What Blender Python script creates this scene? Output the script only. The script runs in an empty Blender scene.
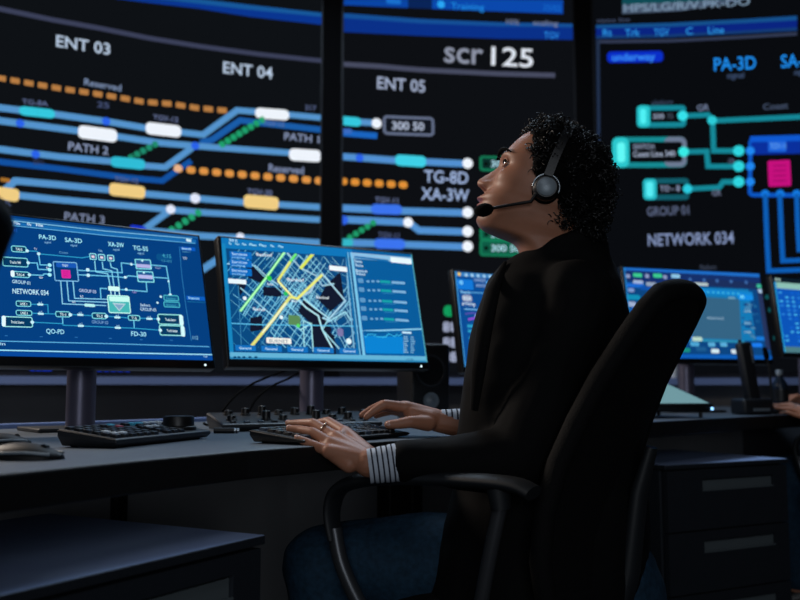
import bpy, math, random
from math import sin, cos, pi, radians, sqrt, atan2, exp
from mathutils import Vector, Matrix, noise
random.seed(7)
sc = bpy.context.scene
C = sc.collection
V = Vector
# ------------------------------------------------------------------ camera
F = 900.0
PITCH = math.atan(88/900.0)
CZ = 0.845
CAM = V((0, 0, CZ))
cd = bpy.data.cameras.new('camera'); cam = bpy.data.objects.new('camera', cd); C.objects.link(cam)
cam.location = CAM; cam.rotation_euler = (pi/2 + PITCH, 0, 0)
cd.sensor_width = 36; cd.lens = 36*F/800
cd.clip_start = .05
cd.dof.use_dof = True; cd.dof.focus_distance = 1.72; cd.dof.aperture_fstop = 3.6
sc.camera = cam

def ray(px, py):
    x = (px-400)/F; u = (300-py)/F
    return V((x, cos(PITCH) - u*sin(PITCH), sin(PITCH) + u*cos(PITCH)))
def P(px, py, Y):
    d = ray(px, py); return CAM + d*(Y/d.y)
def PZ(px, py, z):
    d = ray(px, py); return CAM + d*((z-CZ)/d.z)

# ------------------------------------------------------------------ materials
def lin(h):
    h = h.lstrip('#'); c = [int(h[i:i+2], 16)/255 for i in (0, 2, 4)]
    return tuple((x/12.92 if x <= .04045 else ((x+.055)/1.055)**2.4) for x in c) + (1,)
MC = {}
def mat(name, col, rough=.5, metal=0, noise_amt=0, scale=40, bump=0, spec=.5, coat=0, sss=0, sheen=0):
    if name in MC: return MC[name]
    m = bpy.data.materials.new(name); m.use_nodes = True; nt = m.node_tree; b = nt.nodes['Principled BSDF']
    c = lin(col) if isinstance(col, str) else (*col, 1)
    b.inputs['Base Color'].default_value = c
    b.inputs['Roughness'].default_value = rough; b.inputs['Metallic'].default_value = metal
    b.inputs['Specular IOR Level'].default_value = spec
    b.inputs['Coat Weight'].default_value = coat
    b.inputs['Sheen Weight'].default_value = sheen
    if sss:
        b.inputs['Subsurface Weight'].default_value = sss
        b.inputs['Subsurface Radius'].default_value = (.012, .005, .003)
        b.inputs['Subsurface Scale'].default_value = .6
    tc = nt.nodes.new('ShaderNodeTexCoord'); n = nt.nodes.new('ShaderNodeTexNoise')
    n.inputs['Scale'].default_value = scale; n.inputs['Detail'].default_value = 4
    nt.links.new(tc.outputs['Object'], n.inputs['Vector'])
    if noise_amt:
        r = nt.nodes.new('ShaderNodeValToRGB')
        r.color_ramp.elements[0].color = tuple(x*(1-noise_amt) for x in c[:3]) + (1,)
        r.color_ramp.elements[1].color = tuple(min(1, x*(1+noise_amt)) for x in c[:3]) + (1,)
        r.color_ramp.elements[0].position = .3; r.color_ramp.elements[1].position = .7
        nt.links.new(n.outputs['Fac'], r.inputs['Fac']); nt.links.new(r.outputs['Color'], b.inputs['Base Color'])
    if bump:
        bp = nt.nodes.new('ShaderNodeBump'); bp.inputs['Strength'].default_value = bump
        bp.inputs['Distance'].default_value = .004
        nt.links.new(n.outputs['Fac'], bp.inputs['Height']); nt.links.new(bp.outputs['Normal'], b.inputs['Normal'])
    MC[name] = m; return m
def emit(col, s=1.0):
    k = 'screen_' + col.lstrip('#') + ('' if s == 1 else '_%g' % s)
    if k in MC: return MC[k]
    m = bpy.data.materials.new(k); m.use_nodes = True; nt = m.node_tree
    nt.nodes.remove(nt.nodes['Principled BSDF'])
    e = nt.nodes.new('ShaderNodeEmission'); e.inputs['Color'].default_value = lin(col); e.inputs['Strength'].default_value = s
    nt.links.new(e.outputs[0], nt.nodes['Material Output'].inputs[0])
    MC[k] = m; return m

M_black = mat('black_plastic', '#0a0b0d', .42, bump=.05, scale=300)
M_bezel = mat('bezel_plastic', '#0a0b0d', .3)
M_dark = mat('dark_grey_plastic', '#1a1c20', .45, bump=.05, scale=400)
M_key = mat('key_plastic', '#15171b', .4)
M_keyw = mat('white_key_plastic', '#c9d0d6', .4)
M_keyr = mat('red_key_plastic', '#a83848', .4)
M_keyt = mat('turquoise_key_plastic', '#3fa8c8', .4)
M_keybl = mat('grey_blue_key_plastic', '#3a4656', .35)
M_desk = mat('desk_laminate', '#5b646e', .42, noise_amt=.08, scale=60, bump=.02)
M_deskedge = mat('desk_edge_rubber', '#08090b', .6)
M_panel = mat('grey_panel', '#b0b2b6', .7, noise_amt=.05, scale=8)
M_cab = mat('cabinet_lacquer', '#20252c', .5, noise_amt=.05, scale=20)
M_cabtop = mat('cabinet_top_screen_light', '#b4ccff', .35, noise_amt=.08, scale=12)  # blue screen light on the dark cabinet's top, put into the colour
M_handle = mat('handle_recess', '#5a6367', .5)
M_metal = mat('brushed_metal', '#5d5a66', .35, .7)
M_stand = mat('monitor_stand_metal', '#666478', .34, .5)
M_jacket = mat('black_wool', '#060607', .85, bump=.35, scale=14, spec=.15)
M_denim = mat('dark_denim', '#1a3346', .8, noise_amt=.3, scale=90, bump=.2, spec=.2)
M_skin = mat('skin', '#a87258', .5, noise_amt=.07, scale=25, bump=.06, sss=.15, spec=.4)
M_lip = mat('lip_skin', '#9c5048', .4, sss=.1)
M_nail = mat('nail', '#c79a8c', .25)
M_hair = mat('black_curly_hair', '#080708', .5, spec=.4)
M_hairb = mat('black_hair_mass', '#050505', .9, spec=.08)
M_trim = mat('trim_matt_black', '#060608', .9, spec=.1)
M_sw = mat('shirt_white_cotton', '#b9c2cf', .8, noise_amt=.06, scale=200)
M_sn = mat('shirt_navy_cotton', '#0d1226', .8)
M_gold = mat('silver_ring', '#d8d2c4', .2, 1)
M_mesh = mat('chair_mesh_fabric', '#050506', .8, bump=.5, scale=500, spec=.2)
M_chairp = mat('chair_plastic', '#15191d', .58, bump=.05, scale=300)
M_chairm = mat('chair_metal', '#4a4c50', .35, .6)
M_foam = mat('black_foam', '#030304', .95, bump=.6, scale=600, spec=.1)
M_disc = mat('grey_disc', '#7d8890', .4, .2)
M_silver = mat('silver_trim', '#9aa3ab', .3, .8)
M_eye = mat('eye_white', '#8a7f78', .15)
M_iris = mat('eye_iris', '#150c08', .05, coat=1)
M_wall = mat('wall_paint', '#55585f', .8, noise_amt=.1, scale=4)
M_floor = mat('floor_carpet', '#101114', .9, noise_amt=.3, scale=120, bump=.3)
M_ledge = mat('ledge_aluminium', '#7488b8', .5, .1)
M_white = mat('white_plastic', '#e2e6ea', .35)
M_glass = mat('dark_bottle_plastic', '#1c2836', .2)
M_frame = mat('wall_frame', '#15151d', .5)
M_sole = mat('shoe_leather', '#0a0a0b', .4)

# ------------------------------------------------------------------ mesh builder
class MB:
    def __init__(s): s.v = []; s.f = []; s.m = []; s.mats = []
    def mi(s, m):
        if m not in s.mats: s.mats.append(m)
        return s.mats.index(m)
    def add(s, vs, fs, m=None):
        o = len(s.v); s.v += [V(x) for x in vs]; k = s.mi(m) if m else 0
        for f in fs: s.f.append([i+o for i in f]); s.m.append(k)
    def merge(s, b):
        o = len(s.v); s.v += b.v; s.f += [[i+o for i in f] for f in b.f]; s.m += b.m
    def box(s, c, d, X=V((1,0,0)), Y=V((0,1,0)), Z=V((0,0,1)), bev=0, m=None):
        c = V(c); hx, hy, hz = d[0]/2, d[1]/2, d[2]/2
        if bev <= 0:
            vs = [c + X*(hx*a) + Y*(hy*b) + Z*(hz*e) for e in (-1, 1) for a, b in ((-1,-1),(1,-1),(1,1),(-1,1))]
            s.add(vs, [(3,2,1,0),(4,5,6,7),(0,1,5,4),(1,2,6,5),(2,3,7,6),(3,0,4,7)], m); return
        # rounded box: rings
        bev = min(bev, hx*.95, hy*.95, hz*.95); n = 4; rings = []
        def ring(rx, ry, r, z):
            out = []
            for q, (sx, sy) in enumerate(((1,1),(-1,1),(-1,-1),(1,-1))):
                for k in range(n+1):
                    a = pi/2*q + pi/2*k/n
                    out.append(c + X*(sx*(rx-r) + r*cos(a)) + Y*(sy*(ry-r) + r*sin(a)) + Z*z)
            return out
        for k in range(4):
            a = pi/2*k/3; r = bev
            rings.append(ring(hx - bev*(1-sin(a)), hy - bev*(1-sin(a)), bev*sin(a)+1e-5, -hz + bev*(1-cos(a))))
        for k in range(4):
            a = pi/2*(3-k)/3
            rings.append(ring(hx - bev*(1-sin(a)), hy - bev*(1-sin(a)), bev*sin(a)+1e-5, hz - bev*(1-cos(a))))
        s.loft(rings, m=m)
    def loft(s, rings, closed=True, cap=True, m=None):
        n = len(rings[0]); vs = [p for r in rings for p in r]; fs = []
        for i in range(len(rings)-1):
            for j in range(n if closed else n-1):
                k = (j+1) % n
                fs.append((i*n+j, i*n+k, (i+1)*n+k, (i+1)*n+j))
        if cap: fs.append(tuple(range(n-1, -1, -1))); fs.append(tuple((len(rings)-1)*n + j for j in range(n)))
        s.add(vs, fs, m)
    def tube(s, pts, r, n=10, m=None, flat=1.0, ref=None, cap=True):
        pts = [V(p) for p in pts]; rs = r if isinstance(r, (list, tuple)) else [r]*len(pts)
        rings = []; prev = None
        for i, p in enumerate(pts):
            t = (pts[min(i+1, len(pts)-1)] - pts[max(i-1, 0)]).normalized()
            a = ref if ref is not None else (prev if prev is not None else (V((0,0,1)) if abs(t.z) < .9 else V((1,0,0))))
            u = (a - t*a.dot(t)).normalized(); w = t.cross(u); prev = u
            rings.append([p + (u*cos(2*pi*k/n)*flat + w*sin(2*pi*k/n))*rs[i] for k in range(n)])
        s.loft(rings, m=m, cap=cap)
    def capsule(s, a, b, ra, rb, n=14, m=None):
        a = V(a); b = V(b); t = (b-a); L = t.length; t = t.normalized() if L > 1e-6 else V((0,0,1))
        pts = []; rs = []
        for k in range(5): q = pi/2*k/5; pts.append(a - t*ra*cos(q)); rs.append(max(ra*sin(q), ra*.08))
        pts.append(a); rs.append(ra); pts.append(b); rs.append(rb)
        for k in range(4, -1, -1): q = pi/2*k/5; pts.append(b + t*rb*cos(q)); rs.append(max(rb*sin(q), rb*.08))
        u = (V((0,0,1)) if abs(t.z) < .9 else V((1,0,0))); u = (u - t*u.dot(t)).normalized(); w = t.cross(u)
        s.loft([[p + (u*cos(2*pi*k/n) + w*sin(2*pi*k/n))*r for k in range(n)] for p, r in zip(pts, rs)], m=m)
    def chain(s, pts, rs, m=None):
        for i in range(len(pts)-1): s.capsule(pts[i], pts[i+1], rs[i], rs[i+1], m=m)
    def ell(s, c, r, X=V((1,0,0)), Y=V((0,1,0)), Z=V((0,0,1)), n=20, m=None, fn=None):
        c = V(c); rings = []
        for i in range(n//2+1):
            a = pi*i/(n//2); a = min(max(a, .02), pi-.02)
            ring = []
            for k in range(n):
                b = 2*pi*k/n; p = V((sin(a)*cos(b), sin(a)*sin(b), cos(a)))
                q = 1 + (fn(p) if fn else 0)
                ring.append(c + (X*p.x*r[0] + Y*p.y*r[1] + Z*p.z*r[2])*q)
            rings.append(ring)
        s.loft(rings[::-1], m=m)
    def lathe(s, c, prof, n=24, X=V((1,0,0)), Y=V((0,1,0)), Z=V((0,0,1)), m=None):
        c = V(c)
        s.loft([[c + (X*cos(2*pi*k/n) + Y*sin(2*pi*k/n))*max(r, 1e-5) + Z*z for k in range(n)] for r, z in prof], m=m)

WM = {}
def tag(o, label=None, cat=None, group=None, kind=None):
    if label: o['label'] = label
    if cat: o['category'] = cat
    if group: o['group'] = group
    if kind: o['kind'] = kind
    return o
def thing(name, loc, rz, label, cat, group=None):
    o = bpy.data.objects.new(name, None); C.objects.link(o); o.location = loc; o.rotation_euler = (0, 0, rz)
    o.empty_display_size = .05
    WM[o.name] = Matrix.Translation(V(loc)) @ Matrix.Rotation(rz, 4, 'Z')
    return tag(o, label, cat, group)
def obj(name, mb, m=None, parent=None, smooth=None, local=False, bevel=0, subd=0):
    """link mb as ONE object; verts are world coordinates unless local"""
    me = mb if isinstance(mb, bpy.types.Mesh) else bpy.data.meshes.new(name)
    W = WM[parent.name] if parent else Matrix()
    if isinstance(mb, MB):
        vs = mb.v if local else [W.inverted() @ v for v in mb.v]
        me.from_pydata([tuple(v) for v in vs], [], mb.f)
        for q in (mb.mats if mb.mats else [m]): me.materials.append(q)
        if mb.mats: me.polygons.foreach_set('material_index', mb.m)
    else:
        if not local: me.transform(W.inverted())
        if m and not me.materials: me.materials.append(m)
    me.update()
    if smooth is not None:
        me.polygons.foreach_set('use_smooth', [True]*len(me.polygons))
        me.set_sharp_from_angle(angle=radians(smooth))
    o = bpy.data.objects.new(name, me); C.objects.link(o)
    if parent: o.parent = parent
    if bevel:
        b = o.modifiers.new('bevel', 'BEVEL'); b.width = bevel; b.segments = 2; b.limit_method = 'ANGLE'
    if subd:
        b = o.modifiers.new('subdivision', 'SUBSURF'); b.levels = subd; b.render_levels = subd
    WM[o.name] = W
    return o
KIDS = {}
def copy_tree(o, parent=None):
    if parent is None:
        KIDS.clear()
        for x in C.objects:
            if x.parent: KIDS.setdefault(x.parent.name, []).append(x)
    c = o.copy(); C.objects.link(c)
    if parent: c.parent = parent
    WM[c.name] = WM[o.name]
    for ch in KIDS.get(o.name, []): copy_tree(ch, c)
    return c
def remeshed(mb, voxel, smooth_it=4, extra=None, decimate=None):
    me = bpy.data.meshes.new('tmp'); me.from_pydata([tuple(v) for v in mb.v], [], mb.f); me.update()
    o = bpy.data.objects.new('tmp', me); C.objects.link(o)
    r = o.modifiers.new('r', 'REMESH'); r.mode = 'VOXEL'; r.voxel_size = voxel; r.use_smooth_shade = True
    if smooth_it:
        s_ = o.modifiers.new('s', 'CORRECTIVE_SMOOTH') if False else o.modifiers.new('s', 'SMOOTH'); s_.iterations = smooth_it; s_.factor = .5
    if extra: extra(o)
    if decimate:
        d = o.modifiers.new('d', 'DECIMATE'); d.ratio = decimate
    dg = bpy.context.evaluated_depsgraph_get()
    out = bpy.data.meshes.new_from_object(o.evaluated_get(dg))
    bpy.data.objects.remove(o); bpy.data.meshes.remove(me)
    out.materials.clear()
    out.polygons.foreach_set('use_smooth', [True]*len(out.polygons))
    return out
def structure(o): o['kind'] = 'structure'; return o

# ------------------------------------------------------------------ flat screen graphics that lie on a real surface
class Plane:
    def __init__(s, c, r, u): s.c = V(c); s.r = V(r); s.u = V(u); s.n = s.r.cross(s.u).normalized()
    def hit(s, px, py):
        d = ray(px, py); t = (s.c-CAM).dot(s.n)/d.dot(s.n); q = CAM + d*t - s.c
        return (q.dot(s.r), q.dot(s.u))
    def at(s, a, b, off=0): return s.c + s.r*a + s.u*b + s.n*off
    def cap(s): return 9e9
class Cyl:
    def __init__(s, c, R): s.c = V(c); s.R = R
    def hit(s, px, py):
        d = ray(px, py); ox, oy = CAM.x-s.c.x, CAM.y-s.c.y
        A = d.x**2+d.y**2; B = 2*(d.x*ox+d.y*oy); Cc = ox*ox+oy*oy-s.R**2
        t = (-B + sqrt(B*B-4*A*Cc))/(2*A); q = CAM + d*t
        return (s.R*atan2(q.x-s.c.x, q.y-s.c.y), q.z)
    def at(s, a, b, off=0):
        D = .08; k = math.floor(a/D); t = a/D - k; R = s.R - off
        p, q = [V((s.c.x + R*sin(x*D/s.R), s.c.y + R*cos(x*D/s.R), b)) for x in (k, k+1)]
        return p.lerp(q, t)
TX = {}
def text_mesh(t):
    if t in TX: return TX[t]
    cu = bpy.data.curves.new('t', 'FONT'); cu.body = t; cu.resolution_u = 3; cu.offset = .012
    o = bpy.data.objects.new('t', cu); C.objects.link(o)
    me = bpy.data.meshes.new_from_object(o.evaluated_get(bpy.context.evaluated_depsgraph_get()))
    vs = [(v.co.x, v.co.y) for v in me.vertices]; fs = [list(p.vertices) for p in me.polygons]
    bpy.data.objects.remove(o); bpy.data.curves.remove(cu); bpy.data.meshes.remove(me)
    x0 = min(v[0] for v in vs); x1 = max(v[0] for v in vs); h = max(v[1] for v in vs)
    vs = [((x-x0)/(x1-x0), y/h) for x, y in vs]
    TX[t] = (vs, fs); return TX[t]
class Gfx:
    def __init__(s, surf, step=.12, seg=None, clip=None, lay=.0012, eps=.00002):
        s.s = surf; s.mb = MB(); s.k = 0; s.seg = seg; s.clip = clip; s.lay = lay; s.L = 1; s.eps = eps
    def layer(s, k): s.L = k; return s
    def polyuv(s, pts, col, es=1.0):
        if s.clip:
            pts = [(min(max(a, s.clip[0]), s.clip[1]), min(max(b, s.clip[2]), s.clip[3])) for a, b in pts]
        s.k += 1; s.emit_poly(pts, col, es)
    def emit_poly(s, pts, col, es):
        off = .0008 + s.k*s.eps
        for q in s.slabs(pts):
            s.mb.add([s.s.at(a, b, off) for a, b in q], [tuple(range(len(q)-1, -1, -1))], emit(col, es))
    def slabs(s, pts):
        if not s.seg: return [pts]
        D = .08; lo = min(p[0] for p in pts); hi = max(p[0] for p in pts); out = []
        def cut(ps, x, sgn):
            r = []
            for i in range(len(ps)):
                p, q = ps[i], ps[(i+1) % len(ps)]; a = (p[0]-x)*sgn >= -1e-9; b = (q[0]-x)*sgn >= -1e-9
                if a: r.append(p)
                if a != b:
                    t = (x-p[0])/(q[0]-p[0]); r.append((x, p[1]+(q[1]-p[1])*t))
            return r
        for k in range(int(math.floor(lo/D)), int(math.floor(hi/D))+1):
            r = cut(pts, k*D, 1)
            if len(r) > 2: r = cut(r, (k+1)*D, -1)
            if len(r) > 2: out.append(r)
        return out
    def poly(s, pts, col, es=1.0): s.polyuv([s.s.hit(*p) for p in pts], col, es)
    def strip(s, top, bot, col, es=1.0, n=12):
        # quad band between two polylines given in photo pixels (same count)
        for i in range(len(top)-1):
            for k in range(n):
                a, b = k/n, (k+1)/n
                L = lambda p, q, t: (p[0]+(q[0]-p[0])*t, p[1]+(q[1]-p[1])*t)
                s.poly([L(top[i], top[i+1], a), L(top[i], top[i+1], b), L(bot[i], bot[i+1], b), L(bot[i], bot[i+1], a)], col, es)
    def line(s, pts, w, col, es=1.0, sub=4):
        # pts in px; w = width in px (vertical measure); mitred polyline in uv
        uv = []
        for i in range(len(pts)-1):
            n = max(1, int(abs(pts[i+1][0]-pts[i][0])/25)) if s.seg else 1
            for k in range(n): t = k/n; uv.append(s.s.hit(pts[i][0]+(pts[i+1][0]-pts[i][0])*t, pts[i][1]+(pts[i+1][1]-pts[i][1])*t))
        uv.append(s.s.hit(*pts[-1]))
        mid = pts[len(pts)//2]; a = s.s.hit(mid[0], mid[1]-w/2); b = s.s.hit(mid[0], mid[1]+w/2); hw = abs(a[1]-b[1])/2
        s.uvline(uv, hw, col, es)
    def uvline(s, uv, hw, col, es=1.0):
        L = []; R = []; n = len(uv)
        for i in range(n):
            d1 = V(uv[i]) - V(uv[max(i-1, 0)]); d2 = V(uv[min(i+1, n-1)]) - V(uv[i])
            d1 = d1.normalized() if d1.length > 1e-9 else d2.normalized(); d2 = d2.normalized() if d2.length > 1e-9 else d1
            t = (d1+d2); t = t.normalized() if t.length > 1e-6 else d1; nn = V((-t.y, t.x)); k = hw/max(.4, abs(nn.dot(V((-d1.y, d1.x)))))
            L.append((uv[i][0]+nn.x*k, uv[i][1]+nn.y*k)); R.append((uv[i][0]-nn.x*k, uv[i][1]-nn.y*k))
        for i in range(n-1): s.polyuv([R[i], R[i+1], L[i+1], L[i]], col, es)
    def dot(s, px, py, r, col, es=1.0, n=14):
        c = s.s.hit(px, py); e = s.s.hit(px, py-r); R = abs(e[1]-c[1])
        s.polyuv([(c[0]+R*cos(-2*pi*k/n), c[1]+R*sin(-2*pi*k/n)) for k in range(n)][::-1], col, es)
    def rrect(s, p0, p1, h, r, col, es=1.0, skew=True):
        # rounded bar from px p0 to p1 (centres of left/right edges), total height h px, corner radius r px
        a = V(s.s.hit(*p0)); b = V(s.s.hit(*p1)); m = ((p0[0]+p1[0])/2, (p0[1]+p1[1])/2)
        H = abs(s.s.hit(m[0], m[1]-h/2)[1]-s.s.hit(m[0], m[1]+h/2)[1])/2; Rr = min(H*.999, H*2*r/h)
        t = (b-a); Ln = t.length; t = t.normalized(); nn = V((-t.y, t.x)); pts = []
        for cx, cy, q in ((Ln-Rr, H-Rr, 0), (Rr, H-Rr, 1), (Rr, -H+Rr, 2), (Ln-Rr, -H+Rr, 3)):
            for k in range(5):
                an = pi/2*(q + k/4); p = a + t*(cx + Rr*cos(an)) + nn*(cy + Rr*sin(an)); pts.append((p.x, p.y))
        s.polyuv(pts, col, es)
    def box(s, x0, y0, x1, y1, col, w=None, r=2, es=1.0, bg=None, sl=0.0):
        # outline or filled rounded box in px, sl = slope dy/dx
        ym = (y0+y1)/2; dy = sl*(x1-x0)/2
        s.rrect((x0, ym-dy), (x1, ym+dy), y1-y0, r, col, es)
        if w:
            L = s.L; s.L = L+.5
            s.rrect((x0+w, ym-dy+sl*w), (x1-w, ym+dy-sl*w), y1-y0-2*w, max(r-w, .5), bg or '#0c0f14', 1)
            s.L = L
    def text(s, t, p0, p1, h, col, es=1.0):
        vs, fs = text_mesh(t); a = V(s.s.hit(*p0)); b = V(s.s.hit(*p1)); d = b-a
        m = ((p0[0]+p1[0])/2, (p0[1]+p1[1])/2); H = abs(s.s.hit(m[0], m[1]-h)[1]-s.s.hit(*m)[1])
        nn = V((-d.y, d.x)).normalized()*H; s.k += 1
        uv = [a + d*x + nn*y for x, y in vs]; uv = [(q.x, q.y) for q in uv]
        for f in fs: s.emit_poly([uv[i] for i in f][::-1], col, es)
# ================================================================== SETTING
def slab(name, a, b, z0, z1, m, kind='structure', th=.1):
    mb = MB(); mb.box(((a[0]+b[0])/2, (a[1]+b[1])/2, (z0+z1)/2), (abs(b[0]-a[0]), abs(b[1]-a[1]), z1-z0))
    o = obj(name, mb, m); o['kind'] = kind; return o
slab('floor', (-5, -3), (7, 6.5), -.1, 0, M_floor)
slab('ceiling', (-5, -3), (7, 6.5), 4.2, 4.3, M_wall)
slab('wall_back', (-5, 6.4), (7, 6.5), 0, 4.2, M_wall)
slab('wall_left', (-5.1, -3), (-5, 6.5), 0, 4.2, M_wall)
slab('wall_right', (7, -3), (7.1, 6.5), 0, 4.2, M_wall)
slab('wall_front', (-5, -3.1), (7, -3), 0, 4.2, M_wall)

CY = Cyl((1.06, -.4, 0), 5.4)
U = lambda px: CY.hit(px, 200)[0]
ZB, ZT = .925, 3.55
def curved_box(u0, u1, z0, z1, front, back, m, n=20):
    mb = MB(); rings = []
    for k in range(n+1):
        u = u0+(u1-u0)*k/n
        rings.append([CY.at(u, z0, front), CY.at(u, z1, front), CY.at(u, z1, -back), CY.at(u, z0, -back)])
    mb.loft(rings); return mb
structure(obj('wall_1', curved_box(U(-900), U(1500), 0, .86, -.06, .12, M_wall, 60), M_wall))
sh = obj('console_ledge', curved_box(U(-900), U(1500), .862, .9, .05, .1, M_ledge, 60), M_ledge)
tag(sh, 'long blue-grey aluminium ledge running under the video wall', 'ledge')
for i, (a, b) in enumerate(((322, 340.5), (578, 595))):
    structure(obj('trim_%d' % (i+1), curved_box(U(a)+.001, U(b)-.001, .901, ZT, .012, .08, M_trim, 3), M_trim))
GB = '#0e1115'
def wall_panel(p0, p1, bg, label):
    u0, u1 = U(p0), U(p1)
    base = CY.at((u0+u1)/2, .901, 0)
    t = thing('video_wall_panel', base, 0, label, 'video wall', 'large curved video wall screens')
    hb = curved_box(u0+.001, u1-.001, .903, ZT, -.004, .07, M_frame, 60)
    obj('housing', hb, M_frame, t)
    g = Gfx(CY, seg=True, clip=(u0+.012, u1-.012, ZB, ZT-.02), lay=.0015)
    g.L = 5/1.5 * 1
    g.L = 4
    g.polyuv([(u0+.012, ZB), (u1-.012, ZB), (u1-.012, ZT-.02), (u0+.012, ZT-.02)], bg)
    g.L = 6
    return t, g
LB = '#5593cb'; DBL = '#1a5ca8'; W_ = '#eef4fc'; CYN = '#35c8de'; YEL = '#efcd83'; ORG = '#c08038'; GRN = '#1f9f6c'; TXC = '#98a4c0'; BDOT = '#2a62e8'; BP = '#3a70ee'
def dashes(g, pts, n, w, h, col, r=1.6):
    # n pills spread along a px polyline
    L = [0]
    for i in range(len(pts)-1): L.append(L[-1]+math.dist(pts[i], pts[i+1]))
    for k in range(n):
        s = L[-1]*k/(n-1)
        for i in range(len(pts)-1):
            if s <= L[i+1]+1e-6:
                t = (s-L[i])/(L[i+1]-L[i]); x = pts[i][0]+(pts[i+1][0]-pts[i][0])*t; y = pts[i][1]+(pts[i+1][1]-pts[i][1])*t
                dx = (pts[i+1][0]-pts[i][0]); dy = (pts[i+1][1]-pts[i][1]); l = math.hypot(dx, dy); dx /= l; dy /= l
                g.rrect((x-dx*w/2, y-dy*w/2), (x+dx*w/2, y+dy*w/2), h, r, col); break

# ---- left panel
t1, g = wall_panel(-330, 322, GB, 'left video wall screen showing ENT 03 and ENT 04 rail lines, orange dashes and yellow blocks')
g.strip([(-60, -40), (140, -9), (200, -1), (250, 5), (322, 13)], [(-60, -34), (140, -3), (200, 4), (250, 10), (322, 17)], '#17579a')
g.strip([(-60, -34), (140, -3), (200, 4), (250, 10), (322, 17)], [(-60, -24), (140, 2), (200, 9), (250, 17), (322, 25)], '#0a3590')
g.line([(-60, -6), (0, 9), (50, 19.5), (100, 28.5), (150, 38.5), (200, 46.5), (260, 54.5), (322, 61)], 4.6, '#3b4058')
g.text('ENT 03', (56, 46.5), (110, 55), 11.5, '#b9cbe2'); g.text('ENT 04', (223, 73), (272.5, 79), 11.5, '#b9cbe2')
dashes(g, [(-40, 71), (4, 79), (33, 84), (62, 89), (90, 93), (118, 97.5), (143, 102), (171, 104), (196, 108), (222, 110.5)], 20, 9.5, 5.6, '#b57c44', 1)
g.text('Reserved', (84, 85), (121, 91.5), 6.5, '#7f92b4')
g.text('TG-8A', (22, 104), (48, 106.5), 5, '#5f6c92'); g.text('25', (97, 107), (109, 108.5), 5.5, '#4a567c'); g.text('TGV-12', (153, 119.5), (178, 122.5), 5, '#68749a')
g.line([(-60, 98), (0, 108), (55, 114.5), (106, 121.5), (145, 128), (203, 135), (237, 110.5), (256, 112), (322, 118)], 6.4, LB)
g.line([(200, 143), (212, 140), (240, 120.5), (260, 123), (322, 130)], 6, DBL)
g.line([(-60, 112), (0, 121), (78, 131), (116, 136.5), (160, 143), (195, 146), (235, 149), (290, 153), (322, 156)], 6.4, LB)
g.rrect((19, 110.5), (55, 114.5), 9, 4.4, CYN); g.line([(37, 108), (37.5, 117)], .1, GB)
g.dot(106, 121.5, 4, BDOT); g.dot(20, 123.5, 4, BDOT)
g.rrect((78, 131.5), (117, 136.5), 13, 4.5, W_); g.rrect((145.5, 128), (181, 132), 12, 4.5, W_)
g.rrect((255, 113), (289, 115.5), 10.5, 4.5, W_); g.rrect((289, 154.5), (321, 156.5), 12, 4.5, W_)
g.dot(195, 146, 4, BDOT)
dashes(g, [(222, 144.5), (262, 120)], 8, 5.6, 6.4, GRN, 2); dashes(g, [(131, 157.5), (155, 144.5)], 5, 5.6, 6, '#1f8a6c', 2)
g.text('PATH 1', (284, 140), (319, 143.5), 7.5, '#8996b6'); g.text('TGV-12', (263, 125), (284, 127), 5, '#5f74a4'); g.text('317', (305, 110), (316, 111), 5, '#5a678c')
g.text('PATH 2', (68, 150), (108, 155), 8, '#8d9aba')
g.line([(-60, 141), (0, 149.5), (60, 157), (110, 161.5), (145, 166), (165, 167.5), (192, 148)], 6.4, LB)
g.rrect((110.5, 161.5), (145, 165), 10.5, 4.5, '#30bcd6'); g.dot(35.5, 154.5, 4, BDOT)
g.line([(-60, 154), (0, 162), (60, 169), (125, 177.5), (162, 181), (191, 161)], 5.8, '#1250a0')
g.text('2211', (33, 164), (43, 165), 5, '#39456a')
dashes(g, [(178, 169), (216, 172.5), (268, 177), (319, 181)], 12, 9, 7, '#dc9448', 3)
g.dot(177.5, 168.5, 4, '#e6b48c')
g.text('Reserved', (268.5, 171.5), (303.5, 174.5), 7.5, '#8593b6')
g.line([(4, 191), (15, 181), (60, 185), (109, 190), (145, 194), (195, 198.5), (243, 202.5), (322, 207.5)], 6.6, LB)
g.rrect((109, 189), (145, 193), 12.5, 4, YEL); g.rrect((243.5, 201), (278.5, 204), 13, 4, YEL); g.dot(195, 198.5, 5, '#e2e8fa')
g.text('TGV-12', (114, 181.5), (138, 184), 5, '#5f6c92'); g.text('TGV-20', (247, 194), (272, 196), 5.5, '#68749a')
g.line([(10, 193), (18, 195.5), (60, 200), (140, 207), (171, 210), (200, 212.5), (322, 220)], 6.4, LB)
g.rrect((-16, 191.5), (19, 196), 13, 4, YEL); g.rrect((0, 179.5), (10, 181), 4, 1.5, '#a8702c'); g.text('TL', (3, 205), (11, 206), 5, '#5a678c')
g.text('PATH 3', (64, 220.5), (104, 224.5), 8.5, '#7d88a6')
g.line([(171, 210), (143, 230), (130, 239)], 6.4, LB); g.dot(170.5, 209.5, 4.6, '#e2e8fa'); g.rrect((130, 227), (146, 229), 4, 2, '#1c3ad8')
dashes(g, [(172, 230), (198, 213)], 5, 5.8, 7, '#22a070', 2.6)
g.line([(150, 231), (200, 236), (260, 239), (322, 243)], 6.4, LB); g.dot(240, 237, 4, '#e2e8fa')
g.line([(196, 274), (222, 256.5), (236, 248)], 7, LB)
for x in (30, 36, 42, 47, 90, 97, 104, 111, 118, 125): g.rrect((x, 371), (x+4.4, 371), 5, 1.2, '#1434b4')
for x, w in ((85, 30), (270, 20)): g.line([(x, 344), (x+w, 344)], .8, '#1c1e26')
obj('display', g.mb, None, t1)

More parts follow.
